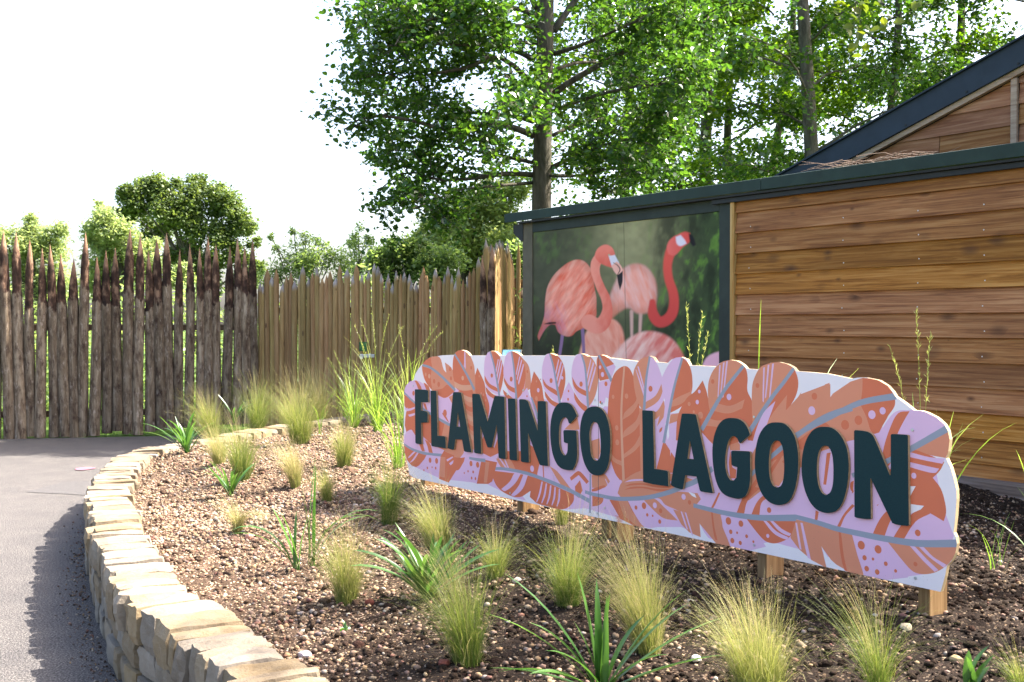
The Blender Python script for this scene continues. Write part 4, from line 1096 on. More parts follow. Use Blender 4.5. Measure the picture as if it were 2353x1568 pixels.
EGG('l', [(1520,127),(1475,150),(1450,220),(1443,310),(1465,420),(1520,505),(1574,550),(1622,480),(1648,380),(1652,280),(1622,190),(1572,136)], [(1520,130),(1552,255),(1574,560)],
    [(1520,127),(1572,136),(1622,190),(1652,280),(1648,380),(1620,480),(1576,548),(1562,360),(1550,250)], [(1448,310),(1490,382),(1560,422),(1565,465),(1500,432),(1460,382)], [(1462,430),(1515,505),(1574,550),(1576,600),(1520,560),(1470,490)], (1518,367,12,21),
    [[(1592,170),(1598,178),(1566,330),(1562,305)],[(1612,192),(1620,205),(1574,385),(1568,365)],[(1630,225),(1636,240),(1584,430),(1578,412)]], rcol=L_)
Q('l', W_, [(1700,400),(1722,500),(1690,560),(1640,560),(1640,470)]); Q('l', P_, [(1655,350),(1752,325),(1750,492),(1712,470),(1700,520),(1650,500)]); DOT('l', D_, 1713, 365, 10, 19); DOT('l', D_, 1670, 510, 6, 12)
S('l', D_, [(1672,138),(1645,160),(1640,220),(1650,300),(1666,342),(1756,322),(1776,208),(1722,152)], 60); S('l', P_, [(1725,155),(1752,182),(1790,230),(1752,330),(1700,240),(1776,210)], 40)
DOT('l', P_, 1667, 235, 8, 15); DOT('l', P_, 1686, 292, 11, 20); RIB('l', [(1657,142),(1702,230),(1758,342)], 0.02)
# tall centre feather
S('m', D_, [(180,212),(110,262),(76,360),(60,500),(55,700),(70,860),(110,1000),(165,1075),(300,1000),(304,700),(292,520),(266,360),(226,242)], 60)
S('m', L_, [(275,380),(265,470),(182,555),(166,610),(240,558),(284,480)]); S('m', L_, [(290,560),(262,620),(180,690),(166,745),(252,692),(298,630)]); S('m', L_, [(296,720),(250,800),(165,870),(166,900),(255,840),(300,790)]); S('m', L_, [(70,830),(110,890),(165,915),(166,950),(105,920),(75,880)])
for x, y, r in ((97,439,16),(196,434,20),(124,668,20),(128,775,22),(62,600,14)): DOT('m', L_, x, y, r * 0.7, r)
RIB('m', [(180,212),(158,560),(175,1078)], 0.018, A_)
# right of centre
Q('m', L_, [(290,520),(330,540),(420,560),(400,1000),(300,1000)]); Q('m', P_, [(395,545),(480,470),(545,620),(540,800),(470,900),(420,930)]); Q('m', L_, [(420,660),(470,590),(480,500),(440,580)]); S('m', D_, [(440,680),(462,660),(455,690),(438,705)]); Q('m', D_, [(410,1000),(470,760),(560,900),(560,1000)])
EGG('m', [(366,138),(300,162),(255,232),(246,300),(270,450),(322,545),(400,555),(470,465),(466,330),(440,240),(412,178)], [(368,140),(340,320),(325,545)],
    [(366,138),(412,178),(440,240),(466,330),(470,465),(400,555),(326,545),(340,320)], [(332,480),(410,430),(455,342),(466,380),(430,470),(332,535)], [(330,570),(420,545),(470,465),(475,510),(420,600),(335,620)], (373,380,12,22),
    [[(262,235),(268,240),(326,405),(324,440)],[(276,215),(286,215),(330,380),(328,402)]], lcol=L_, rcol=P_, bcol=L_)
Q('m', W_, [(480,640),(525,560),(520,700),(500,760)]); Q('m', P_, [(505,620),(555,640),(520,880)])
EGG('m', [(606,146),(540,160),(460,290),(456,360),(480,470),(515,560),(602,510),(672,420),(682,300),(658,202)], [(608,152),(540,400),(470,780)],
    [(606,146),(658,202),(682,300),(672,420),(602,510),(515,560),(540,400)], [(670,340),(668,400),(530,470),(522,515),(602,490),(676,420)], [(520,570),(610,545),(672,450),(670,490),(600,600),(510,640)], (585,375,13,22),
    [[(466,300),(474,296),(530,400),(525,425)],[(488,262),(498,262),(540,360),(536,385)]], bcol=L_)
DOT('m', P_, 476, 332, 6, 12)
S('m', D_, [(758,318),(792,420),(805,560),(760,690),(700,780),(560,760),(575,580),(640,450),(700,400)], 45); DOT('m', P_, 733, 400, 8, 14); DOT('m', P_, 718, 478, 10, 17)
for x, y, r in ((658,492,16),(692,550,12),(742,575,26)): DOT('m', L_, x, y, r, r)
S('m', D_, [(960,167),(905,180),(850,225),(815,285),(798,355),(800,560),(750,700),(860,800),(1050,760),(1122,690),(1122,475),(1088,395),(1090,300),(1076,232),(1030,187)], 60)
S('m', L_, [(960,167),(905,180),(850,225),(815,285),(798,355),(800,480),(815,560),(900,420),(1056,208),(1030,187)], 60); S('m', L_, [(868,488),(960,505),(1068,458),(1050,525),(950,562),(845,545)]); S('m', L_, [(790,590),(850,612),(905,612),(895,665),(770,650)])
for st_ in ([(880,206),(890,206),(875,440),(868,440)], [(908,188),(920,184),(896,405),(888,420)], [(932,178),(944,174),(912,440),(904,446)]): S('m', P_, st_, 60)
DOT('m', D_, 832, 326, 12, 17); DOT('m', P_, 952, 440, 20, 24); RIB('m', [(1060,210),(980,310),(900,420),(750,682)], 0.022)
S('m', D_, [(1320,183),(1255,190),(1190,215),(1142,292),(1122,372),(1122,560),(1090,760),(1200,760),(1375,545),(1442,440),(1464,340),(1442,250),(1400,205)], 60)
S('m', L_, [(1320,183),(1255,190),(1190,215),(1142,292),(1122,372),(1122,560),(1128,640),(1258,458),(1428,230),(1400,205)], 60)
for st_ in ([(1205,225),(1216,220),(1208,480),(1200,470)], [(1238,205),(1250,202),(1226,440),(1216,452)], [(1270,196),(1284,192),(1252,486),(1244,488)]): S('m', P_, st_, 60)
DOT('m', D_, 1162, 356, 12, 18); RIB('m', [(1430,230),(1350,340),(1258,458),(1100,700)], 0.022)
S('m', L_, [(1380,425),(1372,540),(1460,450),(1480,420),(1700,345),(1700,900),(1120,1060),(1150,900),(1240,620)], 40)
S('m', P_, [(1295,470),(1205,560),(1135,740),(1085,1000),(1120,1080),(1160,900),(1205,720),(1262,560)], 60)
# big lower rib sweeping up to the right end
Q('r', L_, [(0,360),(70,258),(56,352),(130,272),(148,244),(313,188),(275,290),(268,340),(330,250),(430,182),(500,160),(560,165),(685,268),(640,390),(580,490),(420,520),(130,640),(-150,860),(-190,700)])
S('r', D_, [(500,160),(592,175),(642,205),(684,264),(490,292),(498,230)], 60); S('r', D_, [(490,318),(686,274),(682,322),(640,385),(585,490),(548,462),(522,385)], 60)
Q('r', D_, [(-60,470),(130,520),(275,412),(330,450),(200,520),(-20,640)]); S('r', D_, [(225,440),(275,410),(330,452),(300,480)], 60)
for x, y, rx, ry, c_ in ((400,428,21,28,D_),(476,402,20,27,D_),(225,265,15,20,D_),(210,347,20,25,P_),(553,370,20,25,P_),(614,348,17,21,P_)): DOT('r', c_, x, y, rx, ry)
for k in range(4): S('r', D_, [(-150 + 95 * k, 800 - 80 * k), (-60 + 95 * k, 660 - 70 * k), (-48 + 95 * k, 668 - 70 * k), (-130 + 95 * k, 812 - 80 * k)], 60)
Q('m', W_, [(1480,420),(1500,380),(1660,330),(1660,352)])
RIB('m', [(1090,1050),(1130,1000),(1300,850),(1470,712),(1660,590),(1860,520)], 0.024); RIB('r', [(120,484),(290,398),(480,304),(690,264)], 0.024)
Q('r', P_, [(200,600),(440,520),(600,470),(450,700),(430,900),(180,800)]); S('r', D_, [(295,590),(318,585),(292,770),(276,768)], 60); S('r', D_, [(430,760),(450,745),(445,810),(432,800)], 60)
# right end feather
S('r', P_, [(600,480),(642,402),(690,352),(762,344),(830,347),(862,356),(920,385),(965,425),(986,462),(770,572),(630,640),(560,680)], 60)
S('r', D_, [(702,362),(768,350),(725,425),(692,500),(664,640),(600,700),(620,560),(655,450)], 60)
S('r', L_, [(986,464),(996,512),(988,580),(974,617),(880,600),(765,575)], 60); S('r', D_, [(765,575),(880,600),(966,640),(940,690),(900,730),(945,790),(970,870),(976,930),(962,978),(880,930),(770,882),(640,700)], 50)
S('r', P_, [(765,582),(880,612),(972,620),(955,650),(870,634),(770,612)], 60); S('r', P_, [(768,640),(870,664),(936,678),(914,702),(850,692),(768,668)], 60); DOT('r', P_, 792, 718, 15, 17); Q('r', W_, [(770,778),(802,778),(772,834)])
RIB('r', [(440,718),(630,640),(770,568),(980,450)], 0.024)
# lower row of long feathers
S('l', D_, [(860,930),(1050,940),(1160,980),(1178,1090),(1040,1050),(900,1020)], 50); S('l', L_, [(850,950),(960,960),(1010,1045),(900,1025)], 50); DOT('l', P_, 1134, 1030, 13, 25)
for q in ([(860,930),(872,932),(960,1055),(950,1058)], [(905,935),(915,938),(960,1040),(950,1040)]): S('l', P_, q, 60)
S('l', D_, [(1215,1000),(1224,1005),(1230,1105),(1222,1105)], 60); S('l', L_, [(1270,1010),(1330,1050),(1440,1190),(1380,1180)], 50)
S('l', D_, [(1430,1100),(1490,1050),(1520,1060),(1580,1130),(1560,1150),(1500,1080),(1440,1125)], 50); S('l', D_, [(1470,1170),(1510,1120),(1530,1200),(1500,1260),(1475,1240)], 50)
S('l', D_, [(812,1044),(960,1062),(1100,1084),(1230,1130),(1462,1232),(1460,1280),(1425,1328),(1362,1350),(1270,1330),(1170,1300),(1112,1255),(1122,1206),(1062,1246),(1000,1252),(918,1220),(860,1170),(830,1112)], 60)
S('l', P_, [(1000,1062),(1046,1068),(1000,1146),(922,1206),(892,1190),(960,1130)], 60); S('l', P_, [(1066,1074),(1100,1084),(1062,1184),(996,1244),(968,1238),(1030,1162)], 60); S('l', W_, [(1122,1204),(1116,1252),(1170,1302),(1100,1290),(1060,1246)], 40)
for k in range(5): S('l', P_, [(1208 + 34 * k, 1130 + 14 * k), (1218 + 34 * k, 1134 + 14 * k), (1200 + 38 * k, 1230 + 10 * k), (1172 + 40 * k, 1296 + 8 * k), (1166 + 40 * k, 1290 + 8 * k), (1186 + 38 * k, 1228 + 10 * k)], 60)
RIB('l', [(810,1032),(900,1030),(1050,1056),(1180,1096),(1400,1186),(1592,1288)], 0.022)
for x, y, rx, ry in ((655,990,9,22),(707,1000,10,23),(630,1050,5,10),(672,1056,6,12),(690,1108,6,12),(660,1104,6,12)): pass
Q('l', P_, [(610,930),(740,962),(710,1150),(570,1110),(585,1040)]); Q('l', D_, [(738,955),(860,980),(822,1130),(790,1150),(700,1148)]); Q('l', L_, [(770,975),(800,980),(780,1140),(755,1140)])
for x, y, rx, ry in ((655,990,9,22),(707,1000,10,23),(632,1050,5,10),(672,1056,6,12),(690,1108,6,12),(660,1104,6,12),(602,1064,4,8)): DOT('l', D_, x, y, rx, ry)
RIB('l', [(640,946),(700,958),(768,966)], 0.02)
S('l', L_, [(1600,1080),(1700,1070),(1745,1130),(1700,1180),(1605,1180)], 50); S('l', D_, [(1606,1232),(1695,1250),(1688,1290),(1655,1318),(1606,1326)], 60); S('l', D_, [(1602,1190),(1700,1160),(1712,1172),(1640,1205),(1602,1210)], 60)
RIB('l', [(1590,1070),(1590,1200),(1588,1378)], 0.014)
for q in ([(1705,1110),(1712,1112),(1770,1240),(1760,1240)], [(1745,1090),(1752,1095),(1775,1230),(1768,1230)], [(1790,1110),(1796,1116),(1780,1230),(1772,1232)], [(1740,1045),(1768,1095),(1752,1085)]): S('l', P_, q, 60)
Q('l', P_, [(1765,1225),(1830,1115),(1900,1240),(1900,1420),(1820,1400),(1770,1300)])
S('m', L_, [(160,1072),(300,985),(420,1000),(560,1010),(700,1055),(640,1110),(520,1150),(350,1185),(170,1190),(130,1150)], 60)
for y0, c_ in ((1025,L_),(1045,P_),(1075,D_),(1100,D_)): S('m', c_, [(180, y0 + 25), (230, y0 + 5), (320, y0 + 2), (420, y0 + 18), (520, y0 + 18), (620, y0 - 20), (622, y0 - 10), (520, y0 + 34), (420, y0 + 34), (320, y0 + 14), (230, y0 + 18)], 70)
S('m', L_, [(350,1190),(540,1140),(720,1150),(745,1195),(700,1245),(620,1290),(540,1262),(480,1235),(440,1190)], 45)
S('m', W_, [(652,1140),(700,1155),(712,1185),(680,1170)], 40); DOT('m', P_, 617, 1177, 14, 22); DOT('m', D_, 661, 1218, 12, 17)
Q('m', D_, [(70,1200),(130,1195),(200,1200),(270,1300),(345,1402),(250,1390),(150,1340)]); Q('m', L_, [(130,1195),(200,1200),(240,1290),(330,1400),(280,1398),(180,1320)])
S('m', P_, [(205,1205),(325,1200),(420,1290),(570,1355),(500,1390),(440,1398),(330,1400),(260,1310)], 45); S('m', L_, [(325,1202),(400,1190),(470,1250),(575,1352),(470,1335),(400,1280)], 50)
for x, y, rx, ry, c_ in ((266,1256,10,16,D_),(325,1243,15,25,D_),(405,1240,14,22,P_),(448,1280,12,18,D_),(349,1310,8,13,D_),(389,1317,6,9,D_),(441,1360,10,16,D_)): DOT('m', c_, x, y, rx, ry)
RIB('m', [(-110,1140),(-60,1156),(0,1168),(100,1188),(200,1192),(350,1182),(500,1146),(620,1098),(720,1055),(830,968)], 0.024)
for k in range(5): S('m', D_, [(100 + 4 * k, 1310 + 12 * k), (140, 1322 + 9 * k), (165 + 3 * k, 1345 + 5 * k), (140, 1328 + 9 * k)], 70)
# feather above and below the long low rib
S('m', D_, [(1112,1108),(1182,1112),(1088,1210),(1062,1312),(1006,1302),(1050,1190)], 60); S('m', D_, [(1245,1180),(1192,1222),(1176,1314),(1116,1312),(1150,1230),(1200,1172)], 60); DOT('m', D_, 1248, 1275, 18, 21)
S('m', D_, [(875,1145),(888,1148),(835,1262),(818,1262)], 60); S('m', L_, [(720,1150),(735,1180),(712,1205)], 60)
Q('m', L_, [(540,1270),(620,1292),(700,1248),(895,1296),(905,1400),(975,1565),(860,1525),(735,1375),(755,1480),(660,1440),(600,1380)])
Q('m', W_, [(735,1372),(770,1440),(830,1520),(745,1490)]); S('m', D_, [(820,1290),(832,1292),(845,1400),(868,1500),(850,1490),(832,1400)], 70)
for q in ([(595,1285),(606,1288),(650,1420),(638,1412)], [(625,1292),(636,1294),(688,1465),(676,1455)]): S('m', P_, q, 60)
Q('m', P_, [(890,1310),(1088,1345),(1170,1460),(1225,1545),(1100,1575),(968,1560),(910,1400)])
for x, y, rx, ry in ((948,1355,18,28),(1040,1375,15,24),(965,1435,11,17),(1012,1442,7,10),(1082,1468,10,14),(977,1500,13,20),(1035,1517,11,16),(1132,1508,7,10)): DOT('m', D_, x, y, rx, ry)
S('m', D_, [(1082,1340),(1300,1352),(1452,1338),(1445,1400),(1398,1476),(1322,1515),(1270,1520),(1215,1500),(1150,1430)], 45)
S('m', P_, [(1205,1352),(1226,1354),(1300,1430),(1392,1476),(1372,1492),(1280,1445)], 60); S('m', P_, [(1255,1354),(1275,1354),(1340,1412),(1410,1450),(1396,1466),(1320,1428)], 60); DOT('m', P_, 1238, 1465, 13, 15)
RIB('m', [(690,1240),(800,1268),(900,1292),(1050,1318),(1200,1332),(1450,1332)], 0.026)
S('r', D_, [(640,918),(692,908),(652,990),(622,1072),(553,1062),(590,980)], 60); S('r', D_, [(830,908),(886,934),(802,980),(728,1092),(668,1082),(720,1000),(790,928)], 50); DOT('r', D_, 814, 1044, 18, 19)
S('r', D_, [(440,880),(455,890),(400,950),(368,1018),(350,1016),(390,940)], 60); S('r', D_, [(232,915),(250,925),(240,985),(226,982)], 60); S('r', D_, [(580,885),(594,879),(584,890)], 60); Q('r', W_, [(775,880),(850,890),(832,910),(775,935)])
Q('r', L_, [(88,1072),(122,968),(300,1010),(445,1052),(462,1130),(492,1230),(508,1292),(405,1262),(330,1212),(265,1122),(295,1245),(210,1200),(140,1140)])
Q('r', W_, [(265,1120),(300,1180),(350,1225),(408,1258),(300,1244)]); S('r', D_, [(363,1035),(375,1040),(392,1170),(412,1262),(396,1256),(372,1150)], 70)
for q in ([(116,985),(126,988),(152,1142),(140,1132)], [(145,985),(158,988),(205,1196),(185,1180)]): S('r', P_, q, 60)
Q('r', P_, [(440,1055),(642,1092),(740,1222),(760,1298),(640,1312),(510,1290),(470,1170)])
for x, y, rx, ry in ((492,1114,19,25),(588,1138,18,24),(511,1186,9,15),(559,1193,7,9),(632,1220,10,13),(523,1248,14,16),(583,1267,12,16),(688,1261,7,10)): DOT('r', D_, x, y, rx, ry)
S('r', L_, [(640,1092),(760,1106),(1036,1112),(1026,1165),(990,1220),(922,1266),(850,1280),(790,1266),(736,1212)], 50)
S('r', P_, [(760,1108),(786,1112),(862,1190),(932,1256),(910,1266),(840,1198)], 60); S('r', P_, [(810,1112),(836,1115),(902,1180),(978,1226),(962,1242),(880,1182)], 60); DOT('r', D_, 801, 1222, 11, 13)
RIB('r', [(118,952),(250,988),(350,1020),(480,1048),(620,1076),(820,1104),(1036,1104)], 0.026)
sx, sz = on_sign('l', [(1654, 160)])[0], on_sign('l', [(1654, 1420)])[0]
SEAM = (sx[0] + sz[0]) / 2
shapes.append((K_, np.array([(SEAM - 0.0018, -0.5), (SEAM + 0.0018, -0.5), (SEAM + 0.0018, 2.5), (SEAM - 0.0018, 2.5)])))

def signmat(name, c, rough=0.55):
    mm = M(name, rough, 0.3)
    v = mm.coords()
    sp = mm.noise(v, 95, 2, 0.8)
    zc = mm.n('SeparateXYZ'); mm.l(mm.n('TexCoord').outputs['Object'], zc.inputs[0])
    low = mm.math('MULTIPLY', mm.math('SUBTRACT', 0.95, zc.outputs[2], True), 2.2, True)      # mud splashes low on the board
    splash = mm.math('MULTIPLY', mm.math('GREATER_THAN', sp, 0.69), mm.math('MULTIPLY', low, 0.55))
    wear = mm.ramp(mm.noise(v, 2.5, 4), [(0.3, (0.95, 0.95, 0.95)), (0.7, (1.04, 1.04, 1.04))])
    col = mm.mix(1.0, c, wear, 'MULTIPLY')
    mm.color(mm.mix(splash, col, (0.2, 0.15, 0.12)))
    return mm.m
PRINT = [signmat('print_white', (0.84, 0.735, 0.73)), signmat('print_lilac', (0.74, 0.455, 0.61)), signmat('print_coral', (0.66, 0.16, 0.075)), signmat('print_light_coral', (0.70, 0.25, 0.14)),
         signmat('print_grey', (0.30, 0.31, 0.36)), signmat('print_peach', (0.72, 0.33, 0.2)), M('print_seam', 0.8, 0.1, (0.12, 0.09, 0.1)).m]

# one flat arrangement of all the printed outlines, cut to the board
def clean(p):
    p = np.round(np.asarray(p), 5); keep = [0]
    for i in range(1, len(p)):
        if np.hypot(*(p[i] - p[keep[-1]])) > 4e-4: keep.append(i)
    if np.hypot(*(p[keep[-1]] - p[keep[0]])) < 4e-4 and len(keep) > 3: keep.pop()
    p = p[keep]
    a = 0.5 * np.sum(p[:, 0] * np.roll(p[:, 1], -1) - p[:, 1] * np.roll(p[:, 0], -1))
    return p if a > 0 else p[::-1]
BOc = clean(BO)
vv, ff = [], []
for _, p in [(W_, BOc)] + [(c, clean(p)) for c, p in shapes]:
    ff.append(list(range(len(vv), len(vv) + len(p)))); vv += [Vector((float(x), float(y))) for x, y in p]
cv, ce, cf, ov, oe, of = geometry.delaunay_2d_cdt(vv, [], ff, 0, 1e-5)
colr = [W_] + [c for c, _ in shapes]
cen = np.array([np.mean([cv[i] for i in f], axis=0) for f in cf])
own = np.full(len(cf), -1); inb = inside(cen, BOc)
top_layer = np.zeros(len(cf), dtype=int)
for k, (c, p) in enumerate(shapes):
    top_layer[inside(cen, clean(p))] = k + 1
tri = np.array([list(f) for f in cf if True], dtype=int)
tri = tri[inb]; mid = np.array(colr)[top_layer[inb]]
V = np.array([(v[0], -0.0004, v[1]) for v in cv])
me = npmesh('printed_face', V, tri[:, ::1], PRINT, midx=mid)
link('printed_face', me, sign, label='lilac, white and coral feather print')
EDGEPLY = M('board_edge', 0.7, 0.2); EDGEPLY.color(EDGEPLY.ramp(EDGEPLY.noise(EDGEPLY.coords((1, 40, 1)), 9, 3), [(0.3, (0.42, 0.28, 0.13)), (0.7, (0.62, 0.47, 0.27))])); EDGEPLY = EDGEPLY.m
BACK = M('board_back', 0.7, 0.2, (0.55, 0.42, 0.26)).m
for side in (0, 1):
    keep = BOc[BOc[:, 0] < SEAM - 0.004] if side == 0 else BOc[BOc[:, 0] > SEAM + 0.004]
    order = keep
    # close the cut along the joint between the two boards
    def ycut(top):
        c = [(a, b) for a, b in zip(BOc, np.roll(BOc, -1, 0)) if (a[0] - SEAM) * (b[0] - SEAM) <= 0]
        ys = [a[1] + (b[1] - a[1]) * (SEAM - a[0]) / (b[0] - a[0] + 1e-9) for a, b in c]
        return max(ys) if top else min(ys)
    sx_ = SEAM - 0.0008 if side == 0 else SEAM + 0.0008
    pts = list(map(tuple, keep)); brk = [i for i in range(len(pts)) if np.hypot(pts[i][0] - pts[i - 1][0], pts[i][1] - pts[i - 1][1]) > 0.45 and abs(pts[i][0] - SEAM) < 4]
    # rotate so that the open side is at the end of the list
    d = [np.hypot(pts[(i + 1) % len(pts)][0] - pts[i][0], pts[(i + 1) % len(pts)][1] - pts[i][1]) if True else 0 for i in range(len(pts))]
    crossing = [i for i in range(len(pts)) if not any(np.allclose(pts[(i + 1) % len(pts)], BOc[(j + 1) % len(BOc)]) and np.allclose(pts[i], BOc[j]) for j in range(len(BOc)))]
    i = crossing[0]
    pts = pts[i + 1:] + pts[:i + 1]
    ends = [(sx_, ycut(True)), (sx_, ycut(False))]
    if abs(pts[-1][1] - ends[0][1]) > abs(pts[-1][1] - ends[1][1]): ends = ends[::-1]
    loop = pts + ends
    mb = MB(); mb.prism([(x, 0.0, z) for x, z in loop], (0, 0.018, 0))
    link('panel', mb.mesh('panel', EDGEPLY), sign, label='left half of the sign board' if side == 0 else 'right half of the sign board')

LETTERS = [
 ('1', [[(232,236),(240,228),(425,240),(441,252),(442,432),(330,430),(328,560),(400,572),(430,592),(435,610),(432,750),(330,752),(338,1090),(258,1080),(240,1062)]]),
 ('1', [[(478,256),(486,249),(555,250),(570,265),(588,955),(695,966),(712,982),(720,1158),(500,1120),(490,1105)]]),
 ('1', [[(832,282),(842,272),(945,279),(960,293),(1122,1218),(1020,1205),(1003,1190),(972,1020),(868,1012),(848,1162),(840,1174),(820,1178),(745,1150)],[(908,585),(944,818),(888,812)]]),
 ('1', [[(1130,308),(1142,298),(1240,306),(1250,318),(1375,735),(1478,345),(1490,333),(1625,344),(1637,356),(1657,1310),(1648,1320),(1560,1310),(1545,1296),(1517,782),(1440,1130),(1428,1140),(1384,1139),(1366,1122),(1258,802),(1274,1232),(1266,1241),(1180,1228),(1163,1214)]]),
 ('1', [[(1690,380),(1702,368),(1798,376),(1809,388),(1837,1338),(1828,1346),(1735,1338),(1718,1322)]]),
 ('2', [[(300,198),(315,186),(400,197),(425,212),(442,232),(590,680),(588,228),(598,216),(708,221),(718,232),(752,1224),(744,1233),(640,1222),(618,1204),(440,718),(454,1174),(446,1182),(345,1170),(328,1156)]]),
 ('2', [[(990,238),(1060,245),(1120,280),(1165,350),(1200,425),(1204,448),(1194,470),(1100,572),(1078,560),(1058,500),(1030,472),(990,480),(950,540),(930,640),(925,780),(935,920),(960,1010),(1000,1065),(1030,1065),(1055,1010),(1062,880),(1015,868),(1000,852),(993,688),(1006,672),(1185,679),(1198,692),(1210,1060),(1190,1190),(1140,1295),(1060,1300),(960,1270),(890,1200),(830,1060),(795,850),(788,650),(805,480),(850,340),(900,270),(945,243)]]),
 ('2', [[(1490,300),(1560,320),(1620,370),(1670,460),(1710,600),(1730,780),(1728,980),(1705,1180),(1660,1300),(1600,1365),(1520,1382),(1430,1355),(1360,1270),(1300,1120),(1262,900),(1253,720),(1265,560),(1300,430),(1350,350),(1420,308)],[(1470,540),(1520,560),(1550,620),(1568,720),(1580,920),(1572,1060),(1545,1130),(1510,1155),(1465,1130),(1430,1060),(1412,900),(1403,740),(1415,640),(1440,570)]]),
 ('3', [[(245,158),(252,150),(385,157),(398,168),(418,985),(592,1010),(612,1028),(618,1235),(400,1205),(258,1170)]]),
 ('3', [[(808,208),(820,197),(995,206),(1013,221),(1252,1322),(1245,1331),(1085,1308),(1065,1290),(1020,1095),(860,1075),(827,1265),(815,1276),(780,1268),(690,1240),(652,1212)],[(926,574),(978,848),(890,840)]]),
 ('3', [[(1520,260),(1620,275),(1700,330),(1750,410),(1778,485),(1776,505),(1640,622),(1622,600),(1595,545),(1550,515),(1500,545),(1460,640),(1432,800),(1432,960),(1460,1080),(1500,1145),(1545,1155),(1585,1110),(1600,960),(1538,942),(1516,922),(1512,740),(1524,726),(1768,737),(1783,752),(1785,1100),(1770,1240),(1725,1360),(1650,1408),(1540,1400),(1430,1360),(1350,1280),(1290,1130),(1255,930),(1245,720),(1265,540),(1310,400),(1370,310),(1440,268)]]),
 ('4', [[(490,127),(580,140),(650,195),(710,290),(745,410),(762,560),(760,720),(735,900),(690,1050),(630,1130),(540,1163),(470,1158),(390,1120),(310,1030),(255,900),(222,740),(217,580),(235,420),(275,280),(340,180),(410,135)],[(480,355),(530,365),(562,430),(580,550),(585,720),(570,860),(540,925),(490,945),(445,920),(410,840),(395,700),(398,550),(415,440),(445,380)]]),
 ('4', [[(1090,182),(1180,195),(1260,250),(1330,350),(1375,470),(1395,640),(1390,810),(1360,1000),(1310,1150),(1240,1235),(1150,1263),(1070,1255),(980,1210),(900,1110),(840,960),(808,790),(805,620),(830,450),(875,320),(940,230),(1010,190)],[(1090,420),(1140,430),(1175,490),(1197,600),(1203,760),(1195,900),(1165,1000),(1110,1040),(1060,1010),(1020,930),(998,790),(998,640),(1015,520),(1045,450)]]),
 ('4', [[(1462,236),(1475,223),(1600,237),(1668,262),(1715,320),(1912,792),(1922,785),(1922,286),(1938,273),(2125,283),(2138,297),(2150,1412),(2140,1424),(2110,1425),(1990,1408),(1940,1388),(1668,822),(1674,1332),(1664,1340),(1590,1338),(1500,1325),(1467,1310)]]),
]
m = M('dark_green_letter', 0.6, 0.15)
nn = m.noise(m.coords(), 220, 2, 0.7)
m.color(m.ramp(nn, [(0.3, (0.007, 0.027, 0.031)), (0.7, (0.011, 0.038, 0.043))])).bump(nn, 0.08, 0.001)
LFACE = m.m
LEDGE = M('letter_edge', 0.75, 0.2); LEDGE.color(LEDGE.ramp(LEDGE.noise(LEDGE.coords(), 60, 3), [(0.3, (0.32, 0.2, 0.095)), (0.7, (0.48, 0.33, 0.18))])); LEDGE = LEDGE.m
TH = 0.013
for c, loops in LETTERS:
    L2 = []
    for lp_ in loops:
        q = smooth_loop(on_sign(c, lp_, TH), 38, 4) if len(lp_) > 12 else np.array(on_sign(c, lp_, TH))
        L2.append(clean(q))
    allp = np.concatenate(L2)
    t3 = np.array(geometry.tessellate_polygon([[Vector((x, z, 0)) for x, z in q] for q in L2]))
    n = len(allp)
    o = allp.mean(0)
    V = np.concatenate([np.c_[allp[:, 0] - o[0], np.full(n, -TH), allp[:, 1] - o[1]], np.c_[allp[:, 0] - o[0], np.full(n, -0.001), allp[:, 1] - o[1]]])
    sides = []; st = 0
    for q in L2:
        k = len(q); sides += [(st + i, st + (i + 1) % k, st + (i + 1) % k + n, st + i + n) for i in range(k)]; st += k
    me = npmesh('letter', V, [np.array(sides), t3], [LFACE, LEDGE], midx=[1] * len(sides) + [0] * len(t3))
    bm = bmesh.new(); bm.from_mesh(me); bmesh.ops.recalc_face_normals(bm, faces=bm.faces); bm.to_mesh(me); bm.free()
    link('letter', me, sign, (o[0], 0, o[1]))
POSTWOOD = wood('sign_post_timber', (0.13, 0.078, 0.035), (0.205, 0.13, 0.062), (0.28, 0.19, 0.098), (0.09, 0.05, 0.025), 0.12, axis=2, knots=False)
for px, wdt in ((966, 0.06), (1188, 0.06), (1381, 0.05), (1404, 0.05), (1740, 0.055), (2110, 0.052)):
    r = ray(px, 1250); n3 = np.array([NB[0], NB[1], 0]); q = EYE + r * (np.dot(n3, np.array([S0[0], S0[1], 0]) + n3 * 0.02 - EYE) / np.dot(n3, r))
    a = float((q[:2] - S0) @ U); zs = float(soil_z(q[:2])[0])
    mb = MB(); mb.box((0, 0, 0), (wdt - 0.001, 0.118, 0.85)); link('post', mb.mesh('post', POSTWOOD, bevel=0.004), sign, (a, 0.0185, zs - 0.12))
mb = MB()
for c, x, y in (('l',203,382),('l',942,447),('l',1628,492),('l',1683,517),('l',962,1222),('l',1648,1378),('l',1705,1336),('m',1138,588),('m',1139,1532),('r',785,457),('r',802,1301),('l',1066,415),('m',15,486)):
    (a, z) = on_sign(c, [(x, y)])[0]; t = np.linspace(0, 2 * math.pi, 10, endpoint=False)
    mb.prism([(a + 0.0065 * math.cos(u), -0.0005, z + 0.0065 * math.sin(u)) for u in t], (0, -0.003, 0))
link('screws', mb.mesh('screws', SCREW, bevel=0.0008), sign, kind='stuff')

